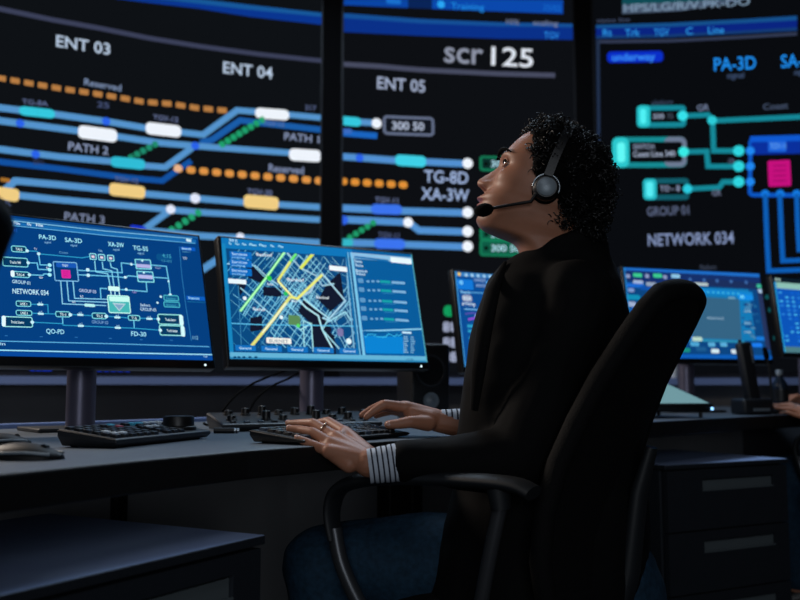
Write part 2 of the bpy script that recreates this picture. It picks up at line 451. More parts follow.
# ---- middle panel
t2, g = wall_panel(340.5, 578, '#0d0f13', 'middle video wall screen headed scr 125 with ENT 05 and white line terminals')
g.strip([(340, -6), (408, -3)], [(340, 5), (408, 8)], '#0a44a4'); g.strip([(408, -3), (432, -2)], [(408, 8), (432, 9)], '#0a2458')
g.strip([(432, -2), (563, 0)], [(432, 9), (563, 14)], '#0b48ac'); g.rrect((386, 1), (401, 2), 5, 2, '#1a70d0'); g.dot(441, 4.5, 3.8, '#2aa4f4')
g.text('Training', (451, 9), (484, 10.5), 6.5, '#1e86e0'); g.text('25/02', (543, 10), (561, 11), 5.5, '#1668cc')
g.strip([(340, 13), (420, 19), (500, 22.5), (574, 24)], [(340, 18), (420, 23.5), (500, 26.5), (574, 27.5)], '#154f96')
g.strip([(340, 18), (420, 23.5), (500, 26.5), (574, 27.5)], [(340, 32), (420, 36), (500, 39), (574, 40)], '#0a3088')
g.text('10%', (506, 24), (519, 25), 5, '#707a98'); g.text('scaling', (533, 25), (558, 26), 5, '#707a98'); g.text('TGV', (544, 38.5), (559, 39), 6.5, '#2a86e0')
g.text('scr', (444, 62), (483, 64.5), 15, '#8c92a4'); g.text('125', (491, 65), (533, 67.5), 18.5, '#dce2ec', 1)
g.line([(340, 64), (380, 66.5), (420, 70), (500, 74), (555, 75.5)], 4.8, '#474b60')
g.text('ENT 05', (377, 88.5), (425, 92.5), 12, '#a4b0cc')
g.line([(340, 120.5), (378, 123.5)], 6.4, LB); g.rrect((340, 120.5), (361, 122.5), 9, 4, CYN); g.dot(376.5, 123.5, 5, '#eef4ff')
g.line([(340, 133), (377, 136)], 6, '#1a64c0'); g.rrect((341, 131), (352, 131.5), 5, 2, '#3a6ac0')
g.box(383, 116.5, 434, 135.5, '#69748f', 2.4, 4, bg='#12161e', sl=.04); g.L = 7; g.text('300 50', (392, 129.5), (424, 130.5), 8, '#bcc8e0'); g.L = 6
g.line([(340, 156.5), (395, 160.5), (467, 164)], 6.8, '#5290d0'); g.dot(359.5, 158, 4, BDOT); g.rrect((395, 160), (426, 162), 11, 4.4, '#3fd0e6'); g.dot(467.5, 163.5, 5.2, '#f0f6ff')
dashes(g, [(343, 181.5), (403, 185)], 6, 8.6, 7, '#dd9038', 3)
g.text('TG-8D', (424, 182), (468, 184), 12, '#9fb4dc'); g.text('XA-3W', (421, 199.5), (469, 201.5), 12, '#9fb4dc')
g.line([(340, 208), (400, 211), (467, 213)], 7, '#5290d0'); g.rrect((371, 209), (402, 210), 10, 4.4, '#3c74ee'); g.dot(467.5, 212.5, 5.4, '#f0f6ff'); g.text('TGV-11', (375, 202.5), (398, 203.5), 5.5, '#6a769c')
g.line([(340, 219.5), (408, 222.5), (419, 230.5), (467, 232)], 7, '#5290d0'); g.dot(408, 222.5, 5, '#f0f6ff'); g.dot(467.5, 231.5, 5.4, '#f0f6ff'); g.rrect((334, 219.5), (348, 220.5), 9, 4.4, '#2f64e8')
dashes(g, [(350, 237.5), (373, 223)], 5, 5.6, 6, '#1f9a6a', 2.4); g.text('TGV-11', (378, 237.5), (399, 238.5), 5.5, '#525e84')
g.line([(340, 242.5), (374, 243.5), (467, 247)], 7, '#5290d0'); g.rrect((338, 242), (353, 242.8), 7, 3, '#35b8c8'); g.rrect((374, 243.5), (405, 244.5), 10, 4.4, '#3c74ee'); g.dot(467.5, 246.5, 5.4, '#f0f6ff')
for y0, y1 in ((156.5, 171.5), (228, 241), (240, 256.5)):
    g.box(479.5, y0, 530, y1, '#157a56', 2.2, 3, bg='#0f5a44' if y0 > 200 else '#0c2c28', sl=.02); g.L = 7; g.dot(486, (y0+y1)/2, 2.2, '#06110e')
    g.text('300 50', (491, (y0+y1)/2+3), (520, (y0+y1)/2+3.5), 6.5, '#b4e0f0'); g.L = 6
g.rrect((443.5, 311), (455.5, 311), 11, 4, '#129a5c'); g.L = 7; g.line([(449.5, 307), (449.5, 315)], .3, '#0a6a40'); g.L = 6
for y in (327, 342.5, 357):
    for x in (443, 450.5): g.rrect((x, y), (x+6.4, y), 10, 2, '#9aa2bc'); 
for y in (327, 342.5, 357):
    g.L = 7
    for x in (446, 453.5): g.rrect((x, y-2), (x+1.6, y-2), 2, .8, '#4a5068'); g.rrect((x, y+2.2), (x+1.6, y+2.2), 2, .8, '#4a5068')
    g.L = 6
g.line([(420, 344), (443, 344)], .9, '#2a2b33')
for x, w in ((345, 60),): g.line([(x, 372), (x+w, 372)], .6, '#1a1c24')
obj('display', g.mb, None, t2)

# ---- right panel
BR = '#090b0f'
t3, g = wall_panel(595, 1040, BR, 'right video wall screen with NETWORK 034, cyan nodes and magenta square')
g.strip([(622, -3), (750, -9)], [(622, 5), (750, -1)], '#0f4a54'); g.strip([(622, 5), (750, -1)], [(622, 14), (680, 11)], '#48586e')
g.text('HPS/LG/R/V.PK-DO', (624, 12), (750, 5), 8, '#7a92aa'); g.text('status line', (597, 22.5), (630, 21.5), 4, '#3c4660')
g.strip([(596, 25), (670, 23), (740, 19.5), (797, 16)], [(596, 28.5), (670, 27), (740, 23.5), (797, 20.5)], '#154f8c')
g.strip([(596, 28.5), (670, 27), (740, 23.5), (797, 20.5)], [(596, 36), (670, 34.5), (740, 31), (797, 27.5)], '#0a2480')
g.strip([(596, 36), (670, 34.5), (740, 31), (797, 27.5)], [(596, 39), (670, 37.5), (740, 34), (797, 31)], '#143a74')
g.line([(596, 42), (670, 41), (740, 37.5), (797, 34)], 3, '#323a52')
for x0, x1, y, t in ((603, 612, 36.5, 'Rt'), (625, 640, 36.5, 'Trk'), (654, 669, 36, 'TGV'), (686, 693, 35, 'C'), (708, 724, 34, 'Line')): g.L = 7; g.text(t, (x0, y), (x1, y-.5), 7, '#2a90e0')
g.L = 6
g.rrect((607, 57.5), (663, 56.5), 11, 4, '#0a2ec8'); g.L = 7; g.text('underway', (612, 61), (655, 60.3), 7.5, '#3a90f4'); g.L = 6
g.text('PA-3D', (714, 71), (756, 69), 13, '#1e8cee'); g.text('SA-3D', (781, 68), (822, 65.5), 13, '#1e8cee')
g.text('signal', (727, 78.5), (744, 78), 5.5, '#3e5070'); g.text('signal', (794, 75), (810, 74), 5, '#3e5070')
g.strip([(596, 40), (599.5, 40)], [(598, 300), (601, 300)], '#22304a', n=1)
TL = '#158696'; TLb = '#4ff0f4'
g.text('platform', (652, 105), (673, 104), 4.5, '#38465e'); g.text('GR', (697, 111), (709, 110.5), 6, '#73809e')
g.line([(684, 116), (708, 115), (713, 121), (800, 117), (880, 113)], 5, TL); g.line([(712.5, 120), (713.5, 151), (738, 151)], 5, TL)
g.box(636.5, 105.5, 686, 127.5, TL, 5, 4, bg=BR, sl=-.01); g.L = 7.2; g.rrect((637, 116.5), (650, 116.5), 22, 4, '#29c4cc'); g.L = 7.6; g.rrect((640, 116.5), (646, 116.5), 15, 2.4, TLb); g.text('500', (653, 119), (664, 118.8), 5, '#96a2ba'); g.text('75', (667, 119), (673, 118.8), 5, '#46505e'); g.dot(682.5, 116, 5, '#36e0ea'); g.L = 6
g.L = 7; g.dot(712, 120.5, 4.6, '#2ccad6'); g.L = 6
g.line([(684, 152), (706.5, 151.5), (708, 166.5), (738, 166.5)], 5, TL)
g.box(612, 137, 686.5, 167.5, '#168a92', 5, 6, bg=BR, sl=-.005); g.L = 7; g.rrect((664, 152), (686.5, 152), 30, 6, '#6b7890'); g.L = 7.1; g.rrect((650, 152), (682, 152), 20, 2, BR)
g.L = 7.2; g.rrect((612, 152.5), (629, 152.5), 30, 6, '#2cc6cc'); g.L = 7.6; g.rrect((617, 152.5), (625, 152.5), 20, 3, '#62f8f6'); g.text('SWITCH', (633, 149.5), (654, 149.2), 5, '#8d99b2'); g.text('Coast Line 340', (633, 157), (675, 156.3), 5.5, '#a6b2ca'); g.dot(683.5, 152, 5, '#38e8e4'); g.L = 6
g.line([(688, 189), (719, 187.5), (723, 182), (738, 182)], 5, TL)
g.box(643, 178.5, 689, 200, '#125a68', 5, 4, bg='#0a1014', sl=-.01); g.L = 7.2; g.rrect((643, 189.5), (656.5, 189.5), 21, 4, '#29bcc8'); g.L = 7.6; g.rrect((646, 189.5), (653, 189.5), 15, 2.4, '#58ecf4'); g.text('TO - B', (660, 191.5), (680, 191), 5.5, '#8c98b6'); g.dot(687.5, 189, 4.6, '#2ccade'); g.L = 6
g.text('GR', (712, 196), (721, 195.5), 5.5, '#6f7894'); g.text('GR', (728, 163.5), (735, 163.2), 4.5, '#56607a'); g.text('Coast', (763, 110), (788, 108.5), 6, '#46536c')
for y in (151, 166.5, 182): g.L = 7; g.dot(738.5, y, 5.4, '#30d4de')
g.L = 6
g.box(748, 137, 868, 197, '#0c56c4', 4, 5, bg=BR, sl=-.006); g.L = 7; g.strip([(751, 140), (830, 138)], [(751, 155), (830, 153)], '#0a2f9c', n=4); g.strip([(750, 136.5), (840, 134)], [(750, 142.5), (840, 140)], '#0f58d0', n=4)
g.strip([(768, 141), (786, 141)], [(768, 152), (786, 152)], '#1c62d8', n=2); g.L = 7.5; g.text('TGV-11', (770, 149), (786, 148.6), 5.5, '#64a4f0')
g.rrect((768, 174), (790.5, 173), 26, 1.5, '#c4107c'); g.L = 7.8
for y in (166, 171, 176, 181): g.line([(773, y), (786, y-.4)], 1, '#8a0a5c')
for y in (151, 166.5, 182): g.dot(750, y, 4.2, '#1f86f0')
for x in (765, 780, 796.5): g.dot(x, 194, 4, '#1478e0')
g.L = 6
g.line([(765, 194), (766.5, 235), (768.5, 271), (860, 268)], 4.6, '#0d5cb4'); g.line([(779.5, 194), (781, 230), (782.5, 261), (860, 258)], 4.6, '#0d5cb4'); g.line([(796.5, 194), (797.5, 225), (799, 250), (860, 247)], 4.6, '#0d5cb4')
g.text('GROUP 01', (647, 216), (689, 214.5), 9, '#5a6480'); g.text('NETWORK 034', (648, 246), (734, 243.5), 12, '#8494bc')
g.text('Platform', (700, 270), (716, 269.6), 5, '#3a4254')
for y, x in ((297, 765), (310, 768), (338, 773)): g.rrect((x, y), (x+13, y), 4, 1, '#0f5458')
obj('display', g.mb, None, t3)
# ================================================================== DESKS
DZ = .745
edge = [V((-.50, 1.01)), V((-.485, 1.035)), V((-.47, 1.06)), V((-.36, 1.27)), V((-.245, 1.465)), V((-.155, 1.572)), V((.10, 1.868)), V((.38, 2.27)), V((.77, 2.72)), V((1.37, 3.33)), V((1.95, 3.85)), V((2.5, 4.3))]
def enorm(i):
    t = (edge[min(i+1, len(edge)-1)]-edge[max(i-1, 0)]).normalized(); return V((-t.y, t.x))
def desk(name, i0, i1, depth, label):
    mid = edge[(i0+i1)//2]; root = thing(name, (mid.x, mid.y, 0), 0, label, 'desk', 'curved control desks')
    pts = []
    for i in range(i0, i1+1):
        pts.append((edge[i], edge[i] + enorm(i)*depth))
    def strip(a, b, z0, z1, e0=.0, e1=.0):
        mb = MB(); rings = []
        for k, (p, q) in enumerate(pts):
            d = (q-p).normalized()
            p1 = p + d*a; q1 = p + d*b
            rings.append([V((p1.x, p1.y, z0)), V((p1.x, p1.y, z1)), V((q1.x, q1.y, z1)), V((q1.x, q1.y, z0))])
        mb.loft(rings); return mb
    obj('worktop', strip(.006, depth, DZ-.03, DZ), M_desk, root, bevel=.002)
    obj('front_edge', strip(0, .03, DZ-.046, DZ-.0005), M_deskedge, root, bevel=.003)
    obj('modesty_panel', strip(depth-.12, depth-.095, .02, DZ-.031), M_panel, root)
    obj('underframe', strip(.12, .17, DZ-.060, DZ-.031), M_deskedge, root)
    obj('rear_reflection_strip', strip(depth+.001, depth+.028, DZ-.03, DZ+.012), M_ledge, root, bevel=.003)  # pale raised strip put in for the screen reflection at the desk back
    if i0 == 0:
        p, q = pts[5][0].lerp(pts[6][0], .62), pts[5][1].lerp(pts[6][1], .62); d = (q-p).normalized(); c = p + d*(depth-.13)
        m2 = MB(); m2.box((c.x, c.y, DZ/2-.02), (.03, .035, DZ-.05), X=V((d.x, d.y, 0)), Y=V((-d.y, d.x, 0)), bev=.004); obj('panel_post', m2, M_deskedge, root, smooth=40)
    for p, q in (pts[0], pts[-1]) if i0 == 0 else (pts[0], pts[-1]):
        d = (q-p).normalized(); mb = MB(); s_ = -1 if (p, q) == pts[-1] else 1
        tt = V((d.y, -d.x))*s_
        for f_ in (.16, .46):
            c = p + d*depth*f_ + tt*.05
            m2 = MB(); m2.box((c.x, c.y, (DZ-.031)/2), (.05, .05, DZ-.031), X=V((d.x, d.y, 0)), Y=V((-d.y, d.x, 0)), bev=.006); obj('leg', m2, M_deskedge, root, smooth=40)
    return root
desk('curved_desk', 0, 7, 1.05, 'grey curved control desk with thick black edge where the woman types')
desk('curved_desk', 7, 11, 1.05, 'grey control desk with black edge behind the office chair on the right')
# pale rear strips of both desks stand in for the screens' reflection

# ------------------------------------------------------------------ drawer pedestals
def pedestal(loc, rz, label):
    root = thing('drawer_pedestal', loc, rz, label, 'drawer unit', 'three-drawer pedestals under the desks')
    W_, D_, H = .55, .5, .61
    mb = MB(); mb.box((0, D_/2+.01, H/2+.010), (W_-.004, D_-.02, H-.052)); obj('carcass', mb, M_cab, root, local=True, bevel=.004)
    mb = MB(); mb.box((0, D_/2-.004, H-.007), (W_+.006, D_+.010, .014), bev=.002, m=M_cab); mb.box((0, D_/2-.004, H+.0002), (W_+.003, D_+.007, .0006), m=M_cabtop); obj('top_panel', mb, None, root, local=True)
    for k in range(3):
        z = H-.017-.094-.189*k
        mb = MB(); w = W_-.012; h = .184
        hx0, hx1, hz0, hz1 = -W_/2+.155, W_/2-.072, z+.025, z+.062
        # front with recessed grip
        for (a, b, c, d) in ((-w/2, hx0, z-h/2, z+h/2), (hx1, w/2, z-h/2, z+h/2), (hx0, hx1, z-h/2, hz0), (hx0, hx1, hz1, z+h/2)):
            mb.box(((a+b)/2, .002, (c+d)/2), (b-a, .018, d-c))
        d_ = obj('drawer', mb, M_cab, root, local=True)
        m2 = MB(); m2.box(((hx0+hx1)/2, .004, (hz0+hz1)/2-.002), (hx1-hx0-.002, .006, hz1-hz0-.006)); m2.box(((hx0+hx1)/2, -.006, hz0+.002), (hx1-hx0, .004, .004))
        obj('handle', m2, M_handle, d_, local=True)
    for x in (-.22, .22):
        for y in (.05, .44):
            mb = MB(); mb.lathe((x, y, 0), [(.001, 0), (.016, 0), (.018, .012), (.018, .038), (.001, .038)], 12); obj('foot', mb, M_black, root, local=True, smooth=40)
    return root
def ped_at(right, dirv, label):
    # right = front right corner (x, y), dirv = direction from right corner to left corner
    d = V(dirv).normalized(); c = V(right) + d*.275
    return pedestal((c.x, c.y, 0), atan2(-d.y, -d.x), label)
ped_at((-.225, 1.475), (-.49, -.87), 'dark drawer pedestal with blue screen light painted on its top under the left end of the desk')
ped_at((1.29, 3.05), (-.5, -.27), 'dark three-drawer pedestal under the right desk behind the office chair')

# ------------------------------------------------------------------ monitors
def monitor(c, yaw, tilt, label, group='desk monitors', W=.597, led=True, dx=0):
    H = W*9/16; r = V((cos(yaw), sin(yaw), 0)); b = V((-sin(yaw), cos(yaw), 0)); u = V((b.x*sin(tilt), b.y*sin(tilt), cos(tilt))); n = r.cross(u).normalized()
    c = V(c); st = c + b*.10 + r*dx; st.z = DZ
    root = thing('monitor', st, 0, label, 'monitor', group)
    mb = MB(); ce = c - u*.006 - n*.018; mb.box(ce, (W+.016, H+.028, .032), X=r, Y=u, Z=n, bev=.004)
    obj('housing', mb, M_bezel, root, smooth=50)
    mb = MB(); mb.box(c - n*.045, (.24, .2, .03), X=r, Y=u, Z=n, bev=.012); obj('rear_bulge', mb, M_black, root, smooth=50)
    mb = MB(); top = c - n*.052
    mb.tube([V((st.x, st.y, DZ+.008)), V((st.x, st.y, top.z-.07)), V((st.x, st.y, top.z-.02))], .034, 28); obj('stand_column', mb, M_stand, root, smooth=50)
    mb = MB(); mb.box((st + V((0, 0, top.z-DZ-.03)) + top)/2 + V((0,0,0)), (.06, .05, (st.xy-top.xy).length+.05), X=r, Y=V((0,0,1)), Z=b, bev=.006)
    obj('tilt_hinge', mb, M_black, root, smooth=50)
    mb = MB(); mb.box(st + V((0, 0, .005)) - b*.01, (.25, .17, .009), X=r, Y=b, bev=.004); obj('stand_base', mb, M_dark, root, smooth=50)
    if led:
        mb = MB(); p = c + r*(W/2-.02) - u*(H/2+.0115) - n*.001; mb.ell(p, (.0028, .0028, .0028), n=10); obj('power_light', mb, emit('#d8f8ff', 1.6), root)
    pl = Plane(c, r, u)
    g = Gfx(pl, clip=(-W/2, W/2, -H/2, H/2), eps=.000006)
    g.W, g.H = W, H
    g.root = root
    return g
def fillg(g, col): g.polyuv([(-g.W/2, -g.H/2), (g.W/2, -g.H/2), (g.W/2, g.H/2), (-g.W/2, g.H/2)], col)

# monitor 1
g = monitor((-.726, 2.073, 1.073), .67, .294, 'left desk monitor showing a blue network diagram with magenta square', dx=.03)
B1 = '#053f80'; fillg(g, B1)
LC = '#6fd0f0'; LT = '#2c9cc8'; WC = '#c8f4ff'
for k in range(8): # screen backdrop is a little brighter to the middle of the desktop picture
    pass
g.strip([(-60, 207), (11, 218), (105, 228.5), (198, 236.5)], [(-60, 211), (11, 220.5), (105, 231.5), (198, 239)], '#1a5c9c', n=2)
g.line([(-60, 209.5), (11, 220.7), (105, 231.2), (192, 238.8)], .9, '#7cc4e8')
g.strip([(-60, 213), (11, 222), (105, 232), (196, 240)], [(-60, 215), (11, 224.5), (105, 235.5), (196, 243.5)], '#1668b0', n=2)
g.line([(-60, 216), (11, 225.5), (105, 235.5), (195, 243.5)], .8, '#5fb0dc')
for a, b, y in ((13.5, 20, 224.5), (27, 31, 225.5), (36, 43, 226.5)): g.text('File', (a, y), (b, y+.6), 2.8, '#d8f4ff')
g.line([(186, 240), (191, 241)], 2.6, '#cfeaf4')
g.text('41', (13, 232), (17, 232.3), 3.4, '#1f60c8')
for t, x0, y0, x1 in (('PA-3D', 39, 239, 56), ('SA-3D', 65, 242, 82), ('XA-3W', 108, 246.2, 124), ('TG-5S', 133, 250, 148)):
    g.text(t, (x0, y0), (x1, y0+1.4), 4.4, '#a4f0ff'); xm = (x0+x1)/2; g.text('signal', (xm-3, y0+4.2), (xm+3.5, y0+4.6), 2, '#7fb8e0')
def node(x0, y0, x1, y1, cap=None, col='#7fe0e8', bg='#053a62', sl=.06, w=.9, tx=None):
    g.box(x0, y0, x1, y1, col, w, 2, bg=bg, sl=sl); ym = (y0+y1)/2
    if cap == 'l': g.rrect((x0, ym-1), (x0+4, ym-.7), y1-y0, 1.5, '#e4fbff')
    if cap == 'r': g.rrect((x1-4, ym+.7), (x1, ym+1), y1-y0, 1.5, '#d4fbff')
    if tx: g.text(tx, (x0+(x1-x0)*.3, ym+1.2), (x1-(x1-x0)*.28, ym+1.8), 2.6, '#e0fbff')
def ln(pts, col=LC, w=.95): g.line(pts, w, col)
def nd(x, y, r=1.5, col=WC): g.dot(x, y, r, col)
node(11, 246, 26.5, 252.5, tx='TAI-5'); node(2, 257.5, 28, 267, tx='Tracks 340'); node(10.5, 271.5, 29.5, 277.8, 'l', tx='TAI-4')
g.text('GROUP 01', (12, 283), (30, 285), 3.4, '#b8e4f8'); g.text('NETWORK 034', (12.5, 293.5), (48.5, 295.5), 5, '#c4f2ff')
ln([(27, 251), (37, 251.5), (38.5, 254), (82, 258), (90, 256.5)], LT); ln([(38.5, 254), (40, 265), (50, 265.3)]); ln([(28, 263), (37, 263.2), (38, 269.5), (50, 270)]); ln([(29.5, 275), (43, 275.5), (44, 274), (50, 274.5)])
for x, y in ((27, 251), (38.5, 254), (28, 263), (29.3, 275)): nd(x, y)
for y in (265.3, 270, 275): nd(49.5, y, 1.8, '#a8f6ff')
g.text('Tr', (34, 250), (37, 250.2), 2, '#d8e8f8'); g.text('Coast', (59, 253.5), (68, 254), 2.2, '#5c9cc8'); g.text('Gr', (39, 278.5), (43, 278.8), 2, '#d8e8f8'); g.text('Gr', (46, 269), (49, 269.2), 2, '#d8e8f8')
g.box(53.5, 262, 77.8, 281.5, '#7fc4f0', .9, 1.5, bg='#043c78', sl=.04); g.rrect((56, 265), (76, 266), 4.6, 1, '#1858b8'); g.text('TGV', (62, 266.6), (68, 267), 2.2, '#d0f0ff'); g.rrect((61.3, 274), (70.3, 274.5), 8.2, .8, '#e028a0')
for y in (272, 274, 276): g.line([(63, y), (68.5, y+.2)], .4, '#901070')
for x, yb, xe, ye in ((60.5, 304, 106, 305.8), (66.7, 301, 108, 302.6), (72.7, 298.5, 108, 299.5)): ln([(x, 281), (x+1.8, yb), (xe, ye)], '#8ad4f0')
g.rrect((84, 305.2), (95, 305.8), 3, 1.4, '#b8f4f4'); g.text('a1', (72, 303), (75, 303.2), 2.2, '#d8e8f8'); g.text('b2', (80, 297.5), (83, 297.8), 2.2, '#d8e8f8')
ln([(78, 270.5), (108, 272), (122, 273), (121, 263), (135, 264.8)], LC); ln([(78, 275), (112, 276.5), (126, 278), (128, 276), (137, 276.8)], LC)
for x, y in ((87.5, 270), (88, 275.5)): nd(x, y, 1.7); 
for i, x in enumerate((89.3, 98, 107)):
    g.box(x, 253.5+i*.8, x+7, 260+i*.8, '#90ecf4', .9, 1.2, bg='#2a4a86', sl=.05); g.rrect((x+2, 256.8+i*.8), (x+5, 257+i*.8), 2.4, .5, '#e8d8e8')
g.text('TAI', (98, 252), (102, 252.3), 2, '#8cc4e8')
ln([(94.5, 261), (95.5, 272), (107.5, 274), (110.5, 289)], '#84d8f0'); ln([(102, 262), (102.8, 269), (111.5, 271), (114.2, 289)], '#84d8f0'); ln([(110, 262.5), (111, 267.5), (117, 269.5), (119.2, 289)], '#84d8f0')
g.rrect((108, 288.5), (119.5, 289.4), 4.6, 1, '#d4fff8'); ln([(107, 289), (100, 288.5), (100.8, 299)], LC); ln([(119.5, 289.6), (146.8, 291.8), (145.8, 281.5)], LC); nd(126, 289.7, 1.4); g.text('Gr', (132, 293), (137, 293.4), 2.6, '#9c94d0')
g.text('GROUP 03', (79, 292), (96, 293.6), 3.2, '#b8ccf0')
ln([(110.5, 291), (111, 296)], '#c0f4ff'); ln([(114.6, 291.4), (115, 296)], '#c0f4ff'); ln([(119, 292), (119.4, 296)], '#c0f4ff')
g.box(107.5, 295.5, 130, 313.5, '#c4fff4', 1, 2, bg='#46b8b8', sl=.04); g.rrect((109, 299), (129, 299.8), 5, 1.2, '#c8fff4'); g.poly([(112, 303), (125.5, 304), (119, 311.5)], '#b8d4e0'); g.poly([(114, 304.5), (123.5, 305), (119, 310)], '#7fa8c8')
g.box(135, 259.5, 151, 269.5, '#8cf0f4', .9, 1, bg='#2a5894', sl=.04); g.rrect((136, 265.8), (150.5, 266.8), 3.4, .5, '#b4b4e8'); g.box(136.8, 271.5, 153.5, 282.5, '#8cf0f4', .9, 1, bg='#1a5894', sl=.04); g.rrect((138, 276.6), (152.5, 277.6), 3.6, .5, '#b8bcec'); nd(142, 261, 1); nd(143.5, 273, 1)
ln([(151, 265.3), (166, 266.6), (168.5, 281), (170.3, 296)], LC); ln([(153, 277.5), (168, 278.5)], LC); nd(170, 295.2, 1.6); nd(168.2, 281.5, 1); nd(125, 277.5, 1.4); nd(131, 264.5, 1.3); g.text('Gr', (155, 269), (161, 269.4), 2.2, '#8a9ccc')
g.rrect((156, 257), (172, 259), 7, 3, '#0b5088'); g.text('4:15', (162, 257.5), (171, 258.5), 3.8, '#3c9cc0'); g.text('15-03', (161.5, 262), (171.5, 263), 2.2, '#3a8cb4')
for y in (296, 302.5): g.box(163.3, y-.6, 178.5 if y < 300 else 179.6, y+5.2, '#4fc4d4', .8, 1.4, bg='#125a88', sl=.04); g.text('Station', (166, y+3.6), (175.5, y+4.2), 2.2, '#3ca0c0')
nd(160.5, 297, 1.2); nd(157.2, 303, 1.1)
node(15.5, 301, 31, 307, tx='LINE 1', sl=.03); node(15.5, 310.3, 32, 316, tx='LINE 3', sl=.03); node(55, 311.5, 70, 317.5, tx='TI-1', sl=.03); node(91.5, 313, 106.5, 319.3, tx='TI-3', sl=.03); node(127.5, 315.3, 140, 321, tx='T-5', sl=.03)
node(1.5, 316.8, 32.5, 327.5, 'l', '#a4f4f0', tx='Tracks Station', sl=.03)
node(157.5, 314.5, 183, 325, 'r', '#9cf4ec', tx='Tracks Sector', sl=.03); node(159, 325.5, 184.5, 336, 'r', '#9cf4ec', tx='Tracks Sector', sl=.03)
ln([(31, 304.6), (47.5, 304.9), (48, 314)], LT); ln([(32, 313.5), (55, 314.3)], LT); ln([(70, 314.8), (92, 316)], LT); ln([(106.5, 316.5), (128, 318.2)], LT); ln([(140, 318.5), (158, 319.2)], LT)
ln([(32.5, 322.5), (62.5, 324), (63, 325.5), (134, 328.5), (160, 330.5)], LT); ln([(62.5, 324), (62.2, 317)], LC); ln([(134, 328.5), (133.4, 321)], LC)
for x, y in ((40, 304.7), (40.5, 314), (80, 315), (80.5, 326), (117, 317.6), (117.5, 328), (149, 319)): g.rrect((x-3, y), (x+3, y+.2), 2, .6, '#c4f6ff'); g.text('a1', (x-1.6, y-1.2), (x+1.4, y-1.1), 1.8, '#9cd0f0')
for x, y in ((32, 322.5), (106, 316.7), (70, 315), (158, 319.3), (160, 330.5)): nd(x, y, 1.7)
g.text('GROUP 02', (91.5, 323.5), (108, 324.6), 3, '#6fa0d0'); g.text('Select', (140, 306.4), (150, 307), 2.8, '#b8dcf4'); g.text('GROUP-05', (140, 310.8), (156, 311.8), 3.2, '#b8dcf4')
g.text('QO-PD', (46, 333.5), (64, 334.5), 4.6, '#a4ecff'); g.text('FD-30', (131, 336), (146, 336.8), 4.4, '#a4ecff')
for x, y in ((6, 336), (41, 337), (76, 337.6), (110, 338.6), (141, 340), (171, 340.6)): g.line([(x-1.5, y), (x+1.5, y+.1)], .8, '#2c70b0')
g.line([(179, 247), (181.5, 276), (186, 310), (191, 341)], .6, '#2c7cb8')
g.rrect((180, 248.5), (195, 249.8), 3.6, .8, '#0c58c0'); g.text('Search', (181.5, 249.6), (191, 250.4), 2.2, '#b0ecff'); g.text('Station 1', (182, 252.6), (190, 253.2), 1.8, '#4c8cb8'); g.text('TGV', (182.5, 259.5), (187, 260), 2.4, '#c0dcf0')
g.rrect((186, 298), (204.5, 299.2), 4, .8, '#0c5cc0'); g.text('Status', (188, 299.2), (199, 299.8), 2.2, '#a8e8ff'); g.line([(187, 302), (205, 302.8)], .5, '#1c74a4'); g.text('112', (192.5, 339.5), (198, 339.8), 3.4, '#78bce0')
g.line([(-60, 339), (0, 341.4), (110, 344), (209, 347)], .9, '#5cb4e4'); g.line([(-60, 348), (0, 350.5), (110, 353), (214, 355)], 1.2, '#9ce4fc'); g.text('in', (0, 345.5), (5, 345.7), 3, '#b0dcf4')
g.strip([(-60, 350), (0, 352), (110, 354.3), (215, 356)], [(-60, 356), (0, 358), (110, 360), (215, 362)], '#08489c', n=1); g.text('12:08', (203, 357.6), (207, 357.8), 1.8, '#a4d4f0')
obj('screen', g.mb, None, g.root)

# monitor 2 (map)
g = monitor((-.2, 2.489, 1.081), .542, .255, 'desk monitor in front of the woman showing a light blue street map')
fillg(g, '#0a5a96')
def Bil(u, v): # screen fraction -> uv metres (v from top)
    return (-g.W/2 + g.W*u, g.H/2 - g.H*v)
g.polyuv([Bil(0, 1), Bil(.66, 1), Bil(.66, 0), Bil(0, 0)][::1], '#0b4a80')
# map streets
rnd = random.Random(5)
x0, x1, y0, y1 = .02, .62, .09, .90
def seg(a, b, w, col):
    # clip to map window
    t0, t1 = 0, 1
    dx, dy = b[0]-a[0], b[1]-a[1]
    for p, q in ((-dx, a[0]-x0), (dx, x1-a[0]), (-dy, a[1]-y0), (dy, y1-a[1])):
        if abs(p) < 1e-9:
            if q < 0: return
        else:
            r_ = q/p
            if p < 0: t0 = max(t0, r_)
            else: t1 = min(t1, r_)
    if t0 >= t1: return
    A = (a[0]+dx*t0, a[1]+dy*t0); B = (a[0]+dx*t1, a[1]+dy*t1)
    g.uvline([Bil(*A), Bil(*B)], w, col)
def fpx(px, py): # photo pixel -> fraction
    a, b = g.s.hit(px, py); return ((a+g.W/2)/g.W, (g.H/2-b)/g.H)
dark = '#141a2e'
